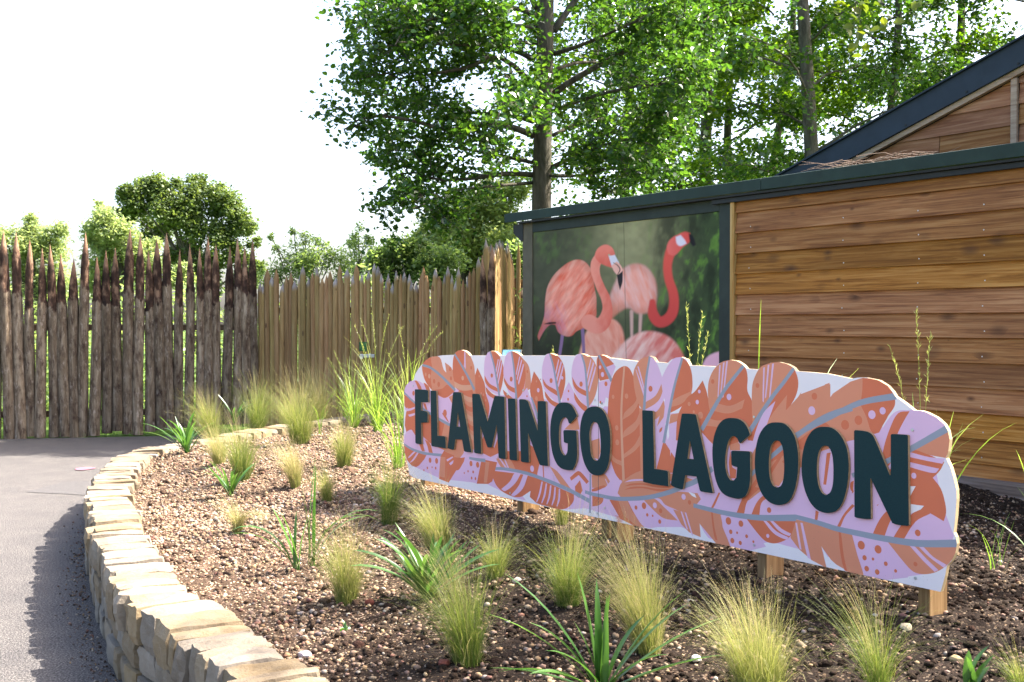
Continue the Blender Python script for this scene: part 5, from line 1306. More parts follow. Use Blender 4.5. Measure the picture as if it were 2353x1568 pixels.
# ------------------------------------------------------------------ small fittings beyond the sign
ib = empty('information_board', tuple(pt(1168, 830, 9.5)[:2]) + (0.35,), label='small sky blue information board standing just behind the pink sign', cat='board')
IBL = np.array(ib.location)
m = M('blue_print', 0.4, 0.4)
m.color(m.ramp(m.noise(m.coords(), 14, 3), [(0.35, (0.05, 0.14, 0.21)), (0.6, (0.09, 0.2, 0.27)), (0.75, (0.16, 0.23, 0.25))]))
zc = pt(1168, 822, 9.5)[2]
mb = MB(); mb.box((-0.085, -0.1, -0.012), (0.085, 0.1, 0.0)); link('board_frame', mb.mesh('board_frame', BLACKMETAL, bevel=0.003), ib, (0.02, 0, zc - 0.35), (0.75, 0, -0.15))
mb = MB(); mb.box((-0.075, -0.09, 0.0015), (0.075, 0.088, 0.004)); link('printed_face', mb.mesh('printed_face', m.m), ib, (0.02, 0, zc - 0.35), (0.75, 0, -0.15))
mb = MB(); mb.box((-0.03, -0.02, -0.2), (0.03, 0.02, zc - 0.37)); link('post', mb.mesh('post', BLACKMETAL, bevel=0.003), ib, (0.02, 0.02, 0))
p = pt(845, 812, 16.25)
lat = empty('gate_fitting', tuple(p), label='green square plate and metal latch fixed to the pale stake fence', cat='latch')
m = M('green_plate', 0.5, 0.3); m.color(m.ramp(m.noise(m.coords(), 25, 3), [(0.4, (0.02, 0.07, 0.025)), (0.7, (0.08, 0.22, 0.06))]))
mb = MB(); mb.box((-0.055, -0.005, 0.0), (0.055, 0.005, 0.13)); link('plate', mb.mesh('plate', m.m, bevel=0.002), lat, (-0.065, -0.02, 0.03))
mb = MB(); mb.box((-0.11, -0.012, -0.03), (0.1, 0.012, 0.015)); mb.box((-0.1, -0.03, -0.05), (-0.06, 0.012, 0.02)); mb.box((0.02, -0.03, -0.02), (0.05, 0.012, 0.03)); mb.tube([(-0.1, -0.03, 0.0), (0.1, -0.03, 0.0)], 0.008, 6)
link('latch_bar', mb.mesh('latch_bar', SCREW, bevel=0.001), lat, (0, -0.03, -0.03))
# ------------------------------------------------------------------ grasses
def leafmat(name, c0, c1, c2, rough=0.5, tr=0.35, trboost=1.6, spec=0.3):
    mm = M(name, rough, spec)
    a = mm.attr('tint').outputs['Fac']
    col = mm.ramp(a, [(0.0, c0), (0.5, c1), (1.0, c2)])
    mm.color(col)
    hs = mm.n('HueSaturation'); mm.l(col, hs.inputs['Color']); hs.inputs['Value'].default_value = trboost; hs.inputs['Saturation'].default_value = 1.1; hs.inputs['Hue'].default_value = 0.478
    mm.translucent(hs.outputs[0], tr)
    return mm.m
STIPA = leafmat('feather_grass', (0.085, 0.155, 0.028), (0.24, 0.27, 0.075), (0.47, 0.40, 0.20), 0.5, 0.5, 1.15)
STRAP = leafmat('strap_leaf', (0.025, 0.08, 0.018), (0.05, 0.13, 0.026), (0.10, 0.20, 0.04), 0.3, 0.35, 1.8, 0.5)
REED = leafmat('reed_leaf', (0.07, 0.17, 0.030), (0.17, 0.30, 0.05), (0.38, 0.42, 0.13), 0.38, 0.5, 1.5, 0.5)

def blade_arrays(rs, N, r0, L, t0, t1, width, lean=(0, 0), nseg=6, pw=1.6, tint=(0.2, 0.9), az=None, base=None, lmin=0.55, tipw=0.15, clump=0.0):
    free = az is None and base is None
    az = rs.uniform(0, 2 * math.pi, N) if az is None else az
    kcl = rs.randint(0, 7, N); cl = rs.normal(0, clump, (7, 2)); lx = lean[0] + cl[kcl, 0]; ly = lean[1] + cl[kcl, 1]; clh = rs.uniform(1 - 1.8 * clump, 1 + 0.6 * clump, 7)[kcl] if clump else 1.0
    rr = r0 * np.sqrt(rs.rand(N))
    if base is None:
        ba = rs.uniform(0, 2 * math.pi, N); base = np.stack([rr * np.cos(ba), rr * np.sin(ba)], 1)
        az = np.where(rs.rand(N) < 0.7, ba + rs.normal(0, 0.5, N), az)
    ln = L * (lmin + (1 - lmin) * rs.rand(N) ** 0.7) * clh
    a0 = np.abs(rs.normal(t0[0], t0[1], N)); a1 = a0 + np.abs(rs.normal(t1[0], t1[1], N))
    t = np.linspace(0, 1, nseg + 1)
    th = a0[:, None] + (a1 - a0)[:, None] * t[None] ** pw
    ds = ln[:, None] / nseg
    h = np.concatenate([np.zeros((N, 1)), np.cumsum(np.sin(th[:, :-1]) * ds, 1)], 1)
    z = np.concatenate([np.zeros((N, 1)), np.cumsum(np.cos(th[:, :-1]) * ds, 1)], 1)
    wob = rs.normal(0, 0.25, N)[:, None] * t[None] ** 2
    X = base[:, :1] + h * np.cos(az[:, None] + wob) + lx[:, None] * t[None] ** 1.7 * ln[:, None]
    Y = base[:, 1:] + h * np.sin(az[:, None] + wob) + ly[:, None] * t[None] ** 1.7 * ln[:, None]
    tw = az + math.pi / 2 + rs.normal(0, 0.5, N)
    w = width * (0.7 + 0.6 * rs.rand(N))[:, None] * (tipw + (1 - tipw) * (1 - t[None]) ** 0.55) * np.minimum(1, 0.6 + 2 * t[None])
    sx, sy = np.cos(tw)[:, None] * w / 2, np.sin(tw)[:, None] * w / 2
    V = np.stack([np.stack([X - sx, Y - sy, z], -1), np.stack([X + sx, Y + sy, z], -1)], 2).reshape(-1, 3)
    m_ = nseg + 1
    i = (np.arange(N) * m_)[:, None] + np.arange(nseg)[None]
    F = np.stack([2 * i, 2 * i + 1, 2 * i + 3, 2 * i + 2], -1).reshape(-1, 4)
    ti = tint[0] + (tint[1] - tint[0]) * np.clip(t[None] * 0.75 + rs.normal(0, 0.18, (N, 1)) + 0.1, 0, 1)
    T = np.repeat(np.clip(ti, 0, 1).reshape(-1), 2)
    return V, F, T
def merge(parts):
    V, F, T = [], [], []; n = 0
    for v, f, t in parts:
        V.append(v); F.append(f + n); T.append(t); n += len(v)
    return np.concatenate(V), np.concatenate(F), np.concatenate(T)

TUFT = 'feather grass tufts planted over the soil bed'
def tuft(px, py, hpx, label, N=520, lean=(0, 0), gold=0.5, spread=1.0, seeds=0.1, base=0.16, seed=0, mop=0, droop=1.0):
    rs = np.random.RandomState(1000 + seed)
    p = soil_at(px, py); far_ = float(smooth01(np.array((p[1] - 7.5) / 3.0))); H = hpx * p[1] / FOC * (1.02 + 0.16 * far_); N = int(N * (0.85 + 0.4 * far_)); spread = spread * (1 + 0.25 * far_)
    lean = (lean[0] + rs.normal(0, 0.08), lean[1] + rs.normal(0, 0.08)); cl1 = rs.uniform(0.1, 0.24); base = base * rs.uniform(0.8, 1.25)
    r0 = base * H * 0.72; wd = 0.0012 * (0.7 + p[1] / 11)
    ps = []
    g0, g1 = gold - 0.5, gold + 0.3
    ps.append(blade_arrays(rs, int(N * 0.95), r0 * 0.9, H * 1.28, (0.07, 0.15 * spread), (0.95 * droop, 0.75 * spread), wd, lean, 8, 2.1, (g0, g1), lmin=0.3, clump=cl1))
    ps.append(blade_arrays(rs, int(N * 0.55), r0 * 1.05, H * 1.1, (0.10, 0.17 * spread), (1.7 * droop, 0.6), wd, lean, 8, 2.2, (g0 + 0.1, g1 + 0.12), lmin=0.3, clump=cl1 * 1.3))
    ps.append(blade_arrays(rs, N // 6, r0 * 1.2, H * 0.5, (0.25, 0.25), (1.6, 0.5), wd, (0, 0), 6, 1.6, (0.5, 1.0), lmin=0.3))
    if seeds: ps.append(blade_arrays(rs, int(N * seeds), r0 * 0.8, H * 1.4, (0.05, 0.09), (0.9, 0.6), wd * 0.9, lean, 8, 3.2, (0.3, 1.1), lmin=0.7))
    for k in range(mop):                      # heavy bent-over sheaf of seed heads
        a = -0.15 + rs.normal(0, 0.32, N // 2)
        ps.append(blade_arrays(rs, N // 2, r0 * 0.8, H * 1.45, (0.1, 0.08), (2.75, 0.25), wd, (0.06, 0), 10, 1.5, (0.55, 1.0), az=a, base=rs.normal(0, r0 * 0.5, (N // 2, 2)), lmin=0.75))
    V, F, T = merge(ps)
    V[:, 2] = np.maximum(V[:, 2], -0.005)
    return link('grass_tuft', npmesh('grass_tuft', V, F, STIPA, {'tint': T}, smooth=True), None, (p[0], p[1], p[2] - 0.012), label=label, cat='grass tuft', group=TUFT)

tuft(485, 1012, 94, 'green gold grass tuft nearest the dark fence, behind the strap leaved plant on the wall', 380, (-0.05, 0), 0.45, 1.2, seed=1)
tuft(504, 1068, 80, 'golden grass tuft leaning left just in front of the tuft nearest the dark fence', 380, (-0.18, 0), 0.72, 1.1, seed=2)
tuft(556, 1106, 128, 'big bright green grass tuft behind the small strap leaved plant near the wall', 560, (0.02, 0), 0.3, 1.3, seed=3)
tuft(591, 996, 104, 'upright green grass tuft in front of the joint between dark and pale fences', 400, (0, 0), 0.28, 1.2, seed=4)
tuft(690, 1022, 124, 'broad pale green grass tuft in front of the pale fence with a stone coping behind', 520, (-0.05, 0), 0.4, 1.4, seed=5)
tuft(736, 974, 104, 'grass tuft with pinkish seed heads farthest back against the pale fence', 420, (-0.03, 0), 0.75, 1.5, 0.25, seed=6)
tuft(662, 985, 78, 'low straw coloured grass tuft between two green tufts beside the back coping', 260, (-0.1, 0), 0.8, 1.3, seed=7)
tuft(790, 1072, 104, 'vase shaped grass tuft alone on the soil left of the sign, green at its foot', 520, (0.0, 0), 0.5, 1.3, seed=8)
tuft(679, 1118, 98, 'golden yellow grass tuft with upright stems in the middle of the sunlit soil', 520, (-0.08, 0), 0.82, 1.0, seed=9)
tuft(752, 1153, 86, 'small sparse grass tuft right of the golden yellow one, its tips swept left', 330, (-0.06, 0), 0.5, 1.5, seed=10)
tuft(547, 1223, 76, 'straw coloured mop headed grass tuft with one side bent over to the right', 340, (-0.22, 0), 0.85, 1.2, seed=11, mop=1, base=0.2)
tuft(895, 1204, 150, 'tall dark green upright grass tuft at the left end of the sign', 420, (0.05, 0), 0.08, 1.0, 0.12, seed=12)
tuft(1008, 1255, 135, 'dense mounded grass tuft below the left post of the sign', 620, (-0.14, 0), 0.55, 1.5, 0.12, seed=13, base=0.24, droop=1.2)
tuft(798, 1384, 190, 'brownish grass tuft in the left foreground with long thin seed stems', 640, (-0.06, 0), 0.62, 1.3, 0.1, seed=14, base=0.2, droop=1.1)
tuft(1074, 1524, 245, 'upright green grass tuft in the middle foreground beside the strap leaved clump', 700, (-0.12, 0), 0.3, 1.0, 0.14, seed=15)
tuft(1140, 1326, 118, 'small shaded grass tuft between the middle foreground tuft and the sign', 420, (-0.06, 0), 0.4, 1.3, seed=16, base=0.2, droop=1.2)
tuft(1306, 1392, 205, 'bushy green grass tuft under the GO of the sign', 700, (-0.06, 0), 0.3, 1.35, 0.12, seed=17, base=0.17)
tuft(1488, 1500, 262, 'tall golden grass tuft leaning left behind the foreground strap leaved plant', 800, (-0.26, 0.0), 0.66, 1.1, 0.12, seed=18, base=0.15)
tuft(1745, 1600, 235, 'largest golden grass tuft at the bottom edge under the second sign post from the right', 1000, (-0.06, 0), 0.56, 1.6, 0.12, seed=19, base=0.25)
tuft(2020, 1598, 225, 'thin green grass tuft at the bottom edge left of the nearest sign post', 300, (-0.14, 0), 0.25, 1.3, 0.2, seed=20, base=0.12)
tuft(1290, 1205, 118, 'wispy grass tuft whose seed heads rise before the G of FLAMINGO', 160, (0.0, 0), 0.5, 1.0, 0.7, seed=21)
tuft(2345, 1590, 120, 'sparse grass tuft cut off by the lower right corner', 160, (-0.2, 0), 0.3, 1.4, seed=22)

# strap leaved plants: every leaf its own part
STRAPS = 'strap leaved plants among the grasses'
def strap_leaf(rs, L, w, az, th0, th1, tint):
    n = 9; t = np.linspace(0, 1, n)
    th = th0 + (th1 - th0) * t ** 1.5; ds = L / (n - 1)
    h = np.concatenate([[0], np.cumsum(np.sin(th[:-1]) * ds)]); z = np.concatenate([[0], np.cumsum(np.cos(th[:-1]) * ds)])
    ww = w * np.minimum(1, 0.55 + 1.4 * t) * (1 - t ** 3.2) ** 0.75 + 0.0004
    tx, tz = np.sin(th), np.cos(th)
    ca, sa = math.cos(az), math.sin(az); tw = rs.uniform(-0.5, 0.5) * t
    s = np.stack([-sa * np.cos(tw) - ca * tz * np.sin(tw), ca * np.cos(tw) - sa * tz * np.sin(tw), tx * np.sin(tw)], 1)
    up = np.stack([-ca * tz, -sa * tz, tx], 1)
    c = np.stack([h * ca, h * sa, z], 1)
    V = np.concatenate([c - s * ww[:, None] / 2 + up * ww[:, None] * 0.16, c, c + s * ww[:, None] / 2 + up * ww[:, None] * 0.16])
    i = np.arange(n - 1)
    F = np.concatenate([np.stack([i, i + n, i + n + 1, i + 1], 1), np.stack([i + n, i + 2 * n, i + 2 * n + 1, i + n + 1], 1)])
    T = np.tile(np.clip(tint + 0.25 * t - 0.1, 0, 1), 3)
    return npmesh('leaf', V, F, STRAP, {'tint': T}, smooth=True)
def strap_plant(px, py, wpx, label, leaves, wid=0.02, seed=0, tint=0.45):
    rs = np.random.RandomState(500 + seed)
    p = soil_at(px, py); root = empty('strap_leaf_plant', (p[0], p[1], p[2] - 0.01), label=label, cat='plant', group=STRAPS)
    sc = p[1] / FOC * 1.38
    for L, az, a0, a1 in leaves:
        link('leaf', strap_leaf(rs, L * sc, wid * 1.35 * rs.uniform(0.8, 1.2), az, a0, a1, tint + rs.uniform(-0.3, 0.3)), root, (rs.uniform(-0.015, 0.015), rs.uniform(-0.015, 0.015), 0))
    return root
def rnd_leaves(n, L, seed, a0=(0.1, 0.7), a1=(0.6, 1.9), azr=(0, 6.283)):
    r = random.Random(seed)
    return [(L * r.uniform(0.65, 1.05), r.uniform(*azr), r.uniform(*a0), r.uniform(*a1)) for _ in range(n)]
pi = math.pi
strap_plant(430, 1042, 0, 'strap leaved plant spilling over the far bend of the stone coping', rnd_leaves(20, 82, 1) + [(95, pi, 0.7, 1.5), (88, pi * 1.05, 0.8, 1.7)], 0.02, 1)
strap_plant(532, 1142, 0, 'small strap leaved plant behind the mop headed golden tuft', rnd_leaves(16, 80, 2, (0.1, 0.8), (0.6, 1.6)), 0.017, 2)
strap_plant(540, 972, 0, 'small strap leaved plant half hidden between tufts near the dark fence', rnd_leaves(9, 60, 3), 0.018, 3)
strap_plant(682, 1312, 0, 'spindly strap leaved plant with two long leaves arching left over the soil', [(150, pi, 0.35, 2.3), (140, pi * 1.02, 0.6, 1.9), (120, pi * 0.95, 0.3, 0.6), (105, 1.5, 0.05, 0.3), (110, pi * 1.2, 0.2, 0.5), (95, 0.3, 0.05, 0.4)], 0.016, 4, 0.6)
strap_plant(715, 1298, 0, 'strap leaved plant with upright blades behind the brownish foreground tuft', [(195, 0.4, 0.02, 0.16), (170, 1.2, 0.0, 0.12), (150, pi, 0.06, 0.25), (165, 0.02, 0.35, 2.0), (170, -0.1, 0.3, 2.4), (130, 0.15, 0.4, 1.7), (120, pi, 0.05, 0.2)], 0.02, 5, 0.55)
strap_plant(983, 1374, 0, 'large bright green strap leaved clump left of the middle foreground tuft', rnd_leaves(34, 150, 6, (0.05, 0.9), (0.5, 1.6)) + [(160, pi, 0.7, 1.6), (150, pi * 1.08, 0.8, 1.7), (150, 0.2, 0.8, 1.4), (140, -0.1, 0.9, 1.5)], 0.022, 6)
strap_plant(1384, 1588, 0, 'foreground strap leaved plant at the bottom edge with leaves fanning both ways',
            [(245, pi * 1.02, 0.75, 1.35), (262, pi * 0.93, 0.5, 1.1), (200, pi * 1.1, 1.05, 1.75), (195, pi * 0.98, 1.2, 1.65), (190, 1.7, 0.05, 0.25), (205, pi * 0.9, 0.12, 0.3), (165, 1.2, 0.0, 0.1), (170, 0.3, 0.12, 0.12), (165, 2.4, 0.02, 0.12),
             (225, 0.05, 0.5, 1.0), (215, 0.15, 0.62, 1.15), (250, -0.05, 0.85, 1.3), (235, -0.2, 1.1, 1.45), (150, 0.2, 0.3, 0.9), (175, pi, 0.5, 1.3), (150, pi * 1.15, 0.6, 1.5), (140, -0.4, 0.7, 1.5), (130, 1.5, 0.1, 0.5), (130, pi * 0.9, 0.3, 0.6), (160, pi * 1.2, 0.9, 1.7)], 0.021, 7, 0.4)
strap_plant(2232, 1580, 0, 'young strap leaved plant in the lower right corner', [(75, 0.1, 0.5, 0.9), (85, 0.0, 0.35, 0.8), (60, pi, 0.2, 0.3), (65, 1.0, 0.05, 0.2), (50, 0.3, 0.6, 1.0)], 0.024, 8, 0.3)
strap_plant(791, 1449, 0, 'tiny weed seedling on the bare soil in the left foreground', [(18, 0, 0.7, 1.1), (16, pi, 0.7, 1.2), (20, 1.4, 0.2, 0.5), (24, 2.6, 0.4, 0.9), (18, 5.2, 0.6, 1.2)], 0.013, 9, 0.5)

# tall reed grasses
REEDS = 'tall reed grasses behind and beside the sign'
def reed(P, label, specs, seed, seeds=(), tint=(0.2, 0.7)):
    """specs: (n, length, start tilt, added tilt, width, lean)"""
    rs = np.random.RandomState(700 + seed); ps = []
    for n, L, t0, t1, wd, ln in specs:
        ps.append(blade_arrays(rs, n, 0.045, L, (t0, 0.12), (t1, 0.6), wd, ln, 10, 1.9, tint, lmin=0.45, tipw=0.08, clump=0.08))
    root = empty('reed_grass', tuple(P), label=label, cat='grass', group=REEDS)
    V, F, T = merge(ps)
    link('blades', npmesh('blades', V, F, REED, {'tint': T}, smooth=True), root)
    for (L, az, a0, a1) in seeds:              # stem with a loose seed head
        t = np.linspace(0, 1, 12); th = a0 + (a1 - a0) * t ** 2; ds = L / 11
        h = np.concatenate([[0], np.cumsum(np.sin(th[:-1]) * ds)]); z = np.concatenate([[0], np.cumsum(np.cos(th[:-1]) * ds)])
        c = np.stack([h * math.cos(az), h * math.sin(az), z], 1)
        v, f = tube(c, np.linspace(0.0022, 0.0008, 12), 4)
        tv = [np.full(len(v), 0.75)]; vs2 = [v]; f4 = [f[0]]; n = len(v)
        N = 70
        k = rs.uniform(0.68, 1.0, N); b = np.stack([np.interp(k, t, c[:, q]) for q in range(3)], 1)
        d = rs.normal(0, 0.35, (N, 3)) + np.array([0, 0, 0.9]); d /= np.linalg.norm(d, axis=1, keepdims=True)
        ln = rs.uniform(0.012, 0.035, N)[:, None]; s_ = rs.normal(0, 1, (N, 3)); s_ = np.cross(d, s_); s_ /= np.linalg.norm(s_, axis=1, keepdims=True); s_ *= 0.0015
        q = np.stack([b, b + d * ln * 0.5 + s_, b + d * ln, b + d * ln * 0.5 - s_], 1).reshape(-1, 3)
        vs2.append(q); f4.append(np.arange(N * 4).reshape(-1, 4) + n); tv.append(np.full(N * 4, 0.95))
        link('seed_head', npmesh('seed_head', np.concatenate(vs2), [np.concatenate(f4), f[1]], REED, {'tint': np.concatenate(tv)}), root)
    return root
def H(px, d): return px * d / FOC
p = soil_at(868, 992); d = p[1]
reed(p, 'tallest reed grass clump left of the sign with nodding seed stems', [(50, H(245, d), 0.08, 0.9, 0.008, (0, 0)), (50, H(150, d), 0.3, 1.5, 0.008, (0, 0))], 1, [(H(275, d), 2.8, 0.02, 0.12), (H(270, d), 0.2, 0.0, 0.35), (H(262, d), 3.0, 0.05, 0.4), (H(255, d), 0.4, 0.08, 0.7), (H(250, d), 3.4, 0.1, 0.5)], (0.3, 0.9))
p = soil_at(812, 984); d = p[1]
reed(p, 'reed grass clump with long blades fanning left in front of the pale fence', [(75, H(190, d), 0.22, 1.0, 0.007, (-0.03, 0)), (60, H(115, d), 0.4, 1.3, 0.008, (0, 0))], 2, [(H(185, d), 3.1, 0.15, 0.5), (H(175, d), 2.9, 0.25, 0.7), (H(150, d), 0.3, 0.1, 0.6)], (0.3, 0.8))
p = soil_at(938, 1000); d = p[1]
reed(p, 'reed grass clump rising behind the rounded left end of the sign', [(60, H(235, d), 0.1, 0.9, 0.008, (0.02, 0)), (50, H(150, d), 0.3, 1.4, 0.008, (-0.05, 0))], 3, [(H(265, d), 0.2, 0.05, 0.8), (H(255, d), 2.7, 0.02, 0.3), (H(260, d), 0.5, 0.1, 1.0)], (0.3, 0.9))
p = soil_at(918, 1075); d = p[1]
reed(p, 'arching reed leaves growing beside the left edge of the sign', [(22, H(215, d), 0.08, 0.9, 0.009, (-0.03, 0)), (16, H(150, d), 0.2, 1.4, 0.008, (-0.08, 0))], 4, (), (0.25, 0.7))
p = soil_at(735, 1000); d = p[1]
reed(p, 'single young reed with two arching leaves among the far tufts', [(7, H(120, d), 0.1, 1.2, 0.009, (0, 0))], 5, (), (0.2, 0.6))
def behind(px, back, along=None):
    r = ray(px, 900); n3 = np.array([NB[0], NB[1], 0]); q = EYE + r * (np.dot(n3, np.array([S0[0], S0[1], 0]) + n3 * back - EYE) / np.dot(n3, r))
    return np.array([q[0], q[1], float(soil_z(q[:2])[0])])
p = behind(1262, 0.7); reed(p, 'small seed stem and curved leaf peeping over the sign left of the flamingo legs', [(4, 0.84, 0.02, 1.6, 0.011, (0, 0))], 6, [(0.95, 0.5, 0.0, 0.12), (0.9, 2.6, 0.02, 0.2)], (0.4, 0.7))
p = behind(1392, 0.6); reed(p, 'short bent reed tips showing above the middle of the sign', [(6, 0.86, 0.02, 1.4, 0.011, (0, 0))], 7, (), (0.4, 0.7))
p = behind(1590, 0.8); reed(p, 'reed clump with seed head in front of the flamingo photograph', [(16, 1.05, 0.06, 1.0, 0.011, (0, 0)), (10, 1.2, 0.15, 1.6, 0.013, (0.04, 0))], 8, [(1.25, 2.6, 0.0, 0.1), (1.2, 0.4, 0.02, 0.15), (1.1, 0.4, 0.02, 0.3)], (0.15, 0.6))
p = behind(1745, 0.9); reed(p, 'reed clump with arching leaf in front of the pale batten', [(14, 1.25, 0.05, 1.6, 0.016, (0.05, 0)), (8, 1.1, 0.1, 0.4, 0.010, (0, 0))], 9, (), (0.2, 0.75))
p = behind(1822, 0.8); reed(p, 'reed with one straight bright spear against the timber boards', [(3, 1.5, 0.0, 0.05, 0.014, (0, 0)), (14, 1.2, 0.15, 1.7, 0.012, (0.05, 0))], 10, (), (0.2, 0.9))
p = behind(2118, 0.8); reed(p, 'reed clump with seed stems behind the right shoulder of the sign', [(16, 0.95, 0.06, 0.8, 0.016, (0, 0)), (9, 1.05, 0.12, 1.7, 0.016, (-0.05, 0))], 11, [(1.2, 2.8, 0.0, 0.08), (1.1, 0.3, 0.02, 0.1), (1.05, 3.1, 0.06, 0.35)], (0.2, 0.8))
p = behind(2410, 1.2); reed(p, 'reed leaves entering from the right edge in front of the boards', [(9, 0.8, 0.25, 1.0, 0.010, (-0.12, 0))], 12, (), (0.15, 0.6))
p = pt(1172, 860, 14.9); p[2] = 0.1
reed(p, 'dark leafy stem in the shade beside the green corner post', [(26, 1.25, 0.08, 0.9, 0.016, (0, 0))], 13, (), (0.0, 0.3))
p = soil_at(2290, 1310); reed(p, 'few thin green blades on the dark soil at the right edge', [(9, 0.32, 0.35, 0.9, 0.005, (0.08, 0))], 14, (), (0.2, 0.6))

# ------------------------------------------------------------------ trees
m = M('bark', 0.9, 0.15)
v = m.coords((5, 5, 1.2)); n1 = m.noise(v, 2.2, 5, 0.7, 0.8); n2 = m.noise(m.coords((1.5, 1.5, 1.5)), 1.4, 3)
col = m.ramp(n1, [(0.3, (0.03, 0.022, 0.017)), (0.5, (0.085, 0.067, 0.053)), (0.72, (0.17, 0.142, 0.12))])
m.color(m.mix(m.math('MULTIPLY', n2, 0.5), col, (0.08, 0.09, 0.05))).bump(n1, 1.0, 0.04)
BARK = m.m
def tree_leaf(name, c0, c1, c2, rough=0.38, tr=0.45, boost=2.4): return leafmat(name, c0, c1, c2, rough, tr, boost, 0.5)
ALDER = tree_leaf('alder_leaf', (0.014, 0.042, 0.008), (0.029, 0.078, 0.012), (0.068, 0.13, 0.018), 0.25, 0.42, 2.7)
LIME = tree_leaf('light_leaf', (0.026, 0.068, 0.008), (0.054, 0.122, 0.013), (0.115, 0.19, 0.02), 0.25, 0.5, 2.5)
OAK = tree_leaf('oak_leaf', (0.045, 0.08, 0.02), (0.085, 0.13, 0.03), (0.14, 0.19, 0.045), 0.5, 0.38, 1.9)
WILLOW = tree_leaf('willow_leaf', (0.12, 0.17, 0.06), (0.19, 0.25, 0.09), (0.27, 0.33, 0.13), 0.5, 0.55, 1.9)
BIRCH = tree_leaf('birch_leaf', (0.045, 0.085, 0.012), (0.085, 0.13, 0.018), (0.15, 0.18, 0.03), 0.4, 0.45, 1.7)
SHRUB = tree_leaf('shrub_leaf', (0.065, 0.115, 0.03), (0.115, 0.18, 0.05), (0.19, 0.25, 0.075), 0.42, 0.58, 2.1)

PALE = tree_leaf('pale_needles', (0.16, 0.22, 0.06), (0.23, 0.30, 0.085), (0.32, 0.38, 0.12), 0.5, 0.5, 1.7)
def leaf_cloud(rs, pts, size, simple=False, up=0.55, aspect=0.8):
    """one small folded leaf per point"""
    N = len(pts)
    nrm = rs.normal(0, 1, (N, 3)); nrm[:, 2] = np.abs(nrm[:, 2]) + up; nrm /= np.linalg.norm(nrm, axis=1, keepdims=True)
    d = rs.normal(0, 1, (N, 3)); d[:, 2] -= 0.35; d -= nrm * np.sum(d * nrm, 1, keepdims=True); d /= np.linalg.norm(d, axis=1, keepdims=True)
    s = np.cross(nrm, d); L = (size * (0.6 + 0.7 * rs.rand(N)))[:, None]; W = L * aspect * (0.8 + 0.4 * rs.rand(N))[:, None] * 0.5
    t = np.clip(rs.normal(0.45, 0.22, N), 0, 1)
    if simple:
        V = np.stack([pts, pts + d * L * 0.45 + s * W, pts + d * L, pts + d * L * 0.45 - s * W], 1).reshape(-1, 3)
        return V, np.arange(N * 4).reshape(-1, 4), np.repeat(t, 4)
    f = nrm * W * 0.35
    V = np.stack([pts, pts + d * L * 0.28 + s * W * 0.9 + f, pts + d * L * 0.68 + s * W * 0.85 + f, pts + d * L, pts + d * L * 0.68 - s * W * 0.85 + f, pts + d * L * 0.28 - s * W * 0.9 + f], 1).reshape(-1, 3)
    b = (np.arange(N) * 6)[:, None]
    F = np.concatenate([b + np.array([[0, 1, 2, 3]]), b + np.array([[0, 3, 4, 5]])])
    return V, F, np.repeat(t, 6)

def limb_path(rs, a, b, sag=0.12, n=8, wob=0.05):
    a, b = np.asarray(a, float), np.asarray(b, float); L = np.linalg.norm(b - a)
    t = np.linspace(0, 1, n)[:, None]
    p = a + (b - a) * t
    p[:, 2] += sag * L * np.sin(t[:, 0] * math.pi)
    w_ = np.cumsum(rs.normal(0, wob * L / n, (n, 3)), 0); w_ -= t * w_[-1]
    return p + w_
def sub_branches(rs, path, n, L, spread=0.9, f0=0.25, droop=0.0):
    out = []
    for _ in range(n):
        k = rs.uniform(f0, 1.0); i = min(int(k * (len(path) - 1)), len(path) - 2); fr = k * (len(path) - 1) - i
        p = path[i] * (1 - fr) + path[i + 1] * fr
        d = path[i + 1] - path[i]; d = d / np.linalg.norm(d)
        v = d + rs.normal(0, spread, 3); v[2] = v[2] * 0.75 + 0.12 - droop; v /= np.linalg.norm(v)
        l = L * rs.uniform(0.5, 1.1) * (1.15 - 0.5 * k)
        out.append(limb_path(rs, p, p + v * l, 0.06, 5, 0.12))
    return out
def along(rs, path, n, jit, f0=0.15):
    k = rs.uniform(f0, 1, n) * (len(path) - 1); i = np.minimum(k.astype(int), len(path) - 2); f = (k - i)[:, None]
    return path[i] * (1 - f) + path[i + 1] * f + rs.normal(0, jit, (n, 3))
def make_tree(name, label, cat, trunk, tr, limbs, leafmat_, leaf, per_twig, seed, group=None, nsub=7, subL=1.0, ntw=4, twL=0.45, jit=0.09, simple=False, droop=0.0, lr=0.035, spread=0.9, aspect=0.8, origin=None):
    rs = np.random.RandomState(seed)
    o = np.asarray(trunk[0] if origin is None else origin, float)
    root = empty(name, tuple(o), label=label, cat=cat, group=group)
    mb = MB()
    tp = spline(np.asarray(trunk, float), 24)
    mb.tube(tp - o, np.interp(np.linspace(0, 1, 24), np.linspace(0, 1, len(tr)), tr), 12)
    link('trunk', mb.mesh('trunk', BARK, smooth=True), root)
    mbl = MB(); pts = []
    for lb in limbs:
        path, r = lb
        mbl.tube(path - o, np.linspace(r, r * 0.18, len(path)), 5)
        for sb in sub_branches(rs, path, nsub, subL, spread, 0.2, droop):
            mbl.tube(sb - o, np.linspace(r * 0.3, 0.004, len(sb)), 3)
            for tw_ in sub_branches(rs, sb, ntw, twL, 1.0, 0.25, droop):
                if not simple: mbl.tube(tw_ - o, np.linspace(0.005, 0.002, len(tw_)), 3)
                pts.append(along(rs, tw_, per_twig, jit))
            pts.append(along(rs, sb, per_twig, jit * 1.2, 0.4))
    link('branches', mbl.mesh('branches', BARK, smooth=True), root)
    pts = np.concatenate(pts) - o
    V, F, T = leaf_cloud(rs, pts, leaf, simple, aspect=aspect)
    link('foliage', npmesh('foliage', V, F, leafmat_, {'tint': T}), root)
    return root

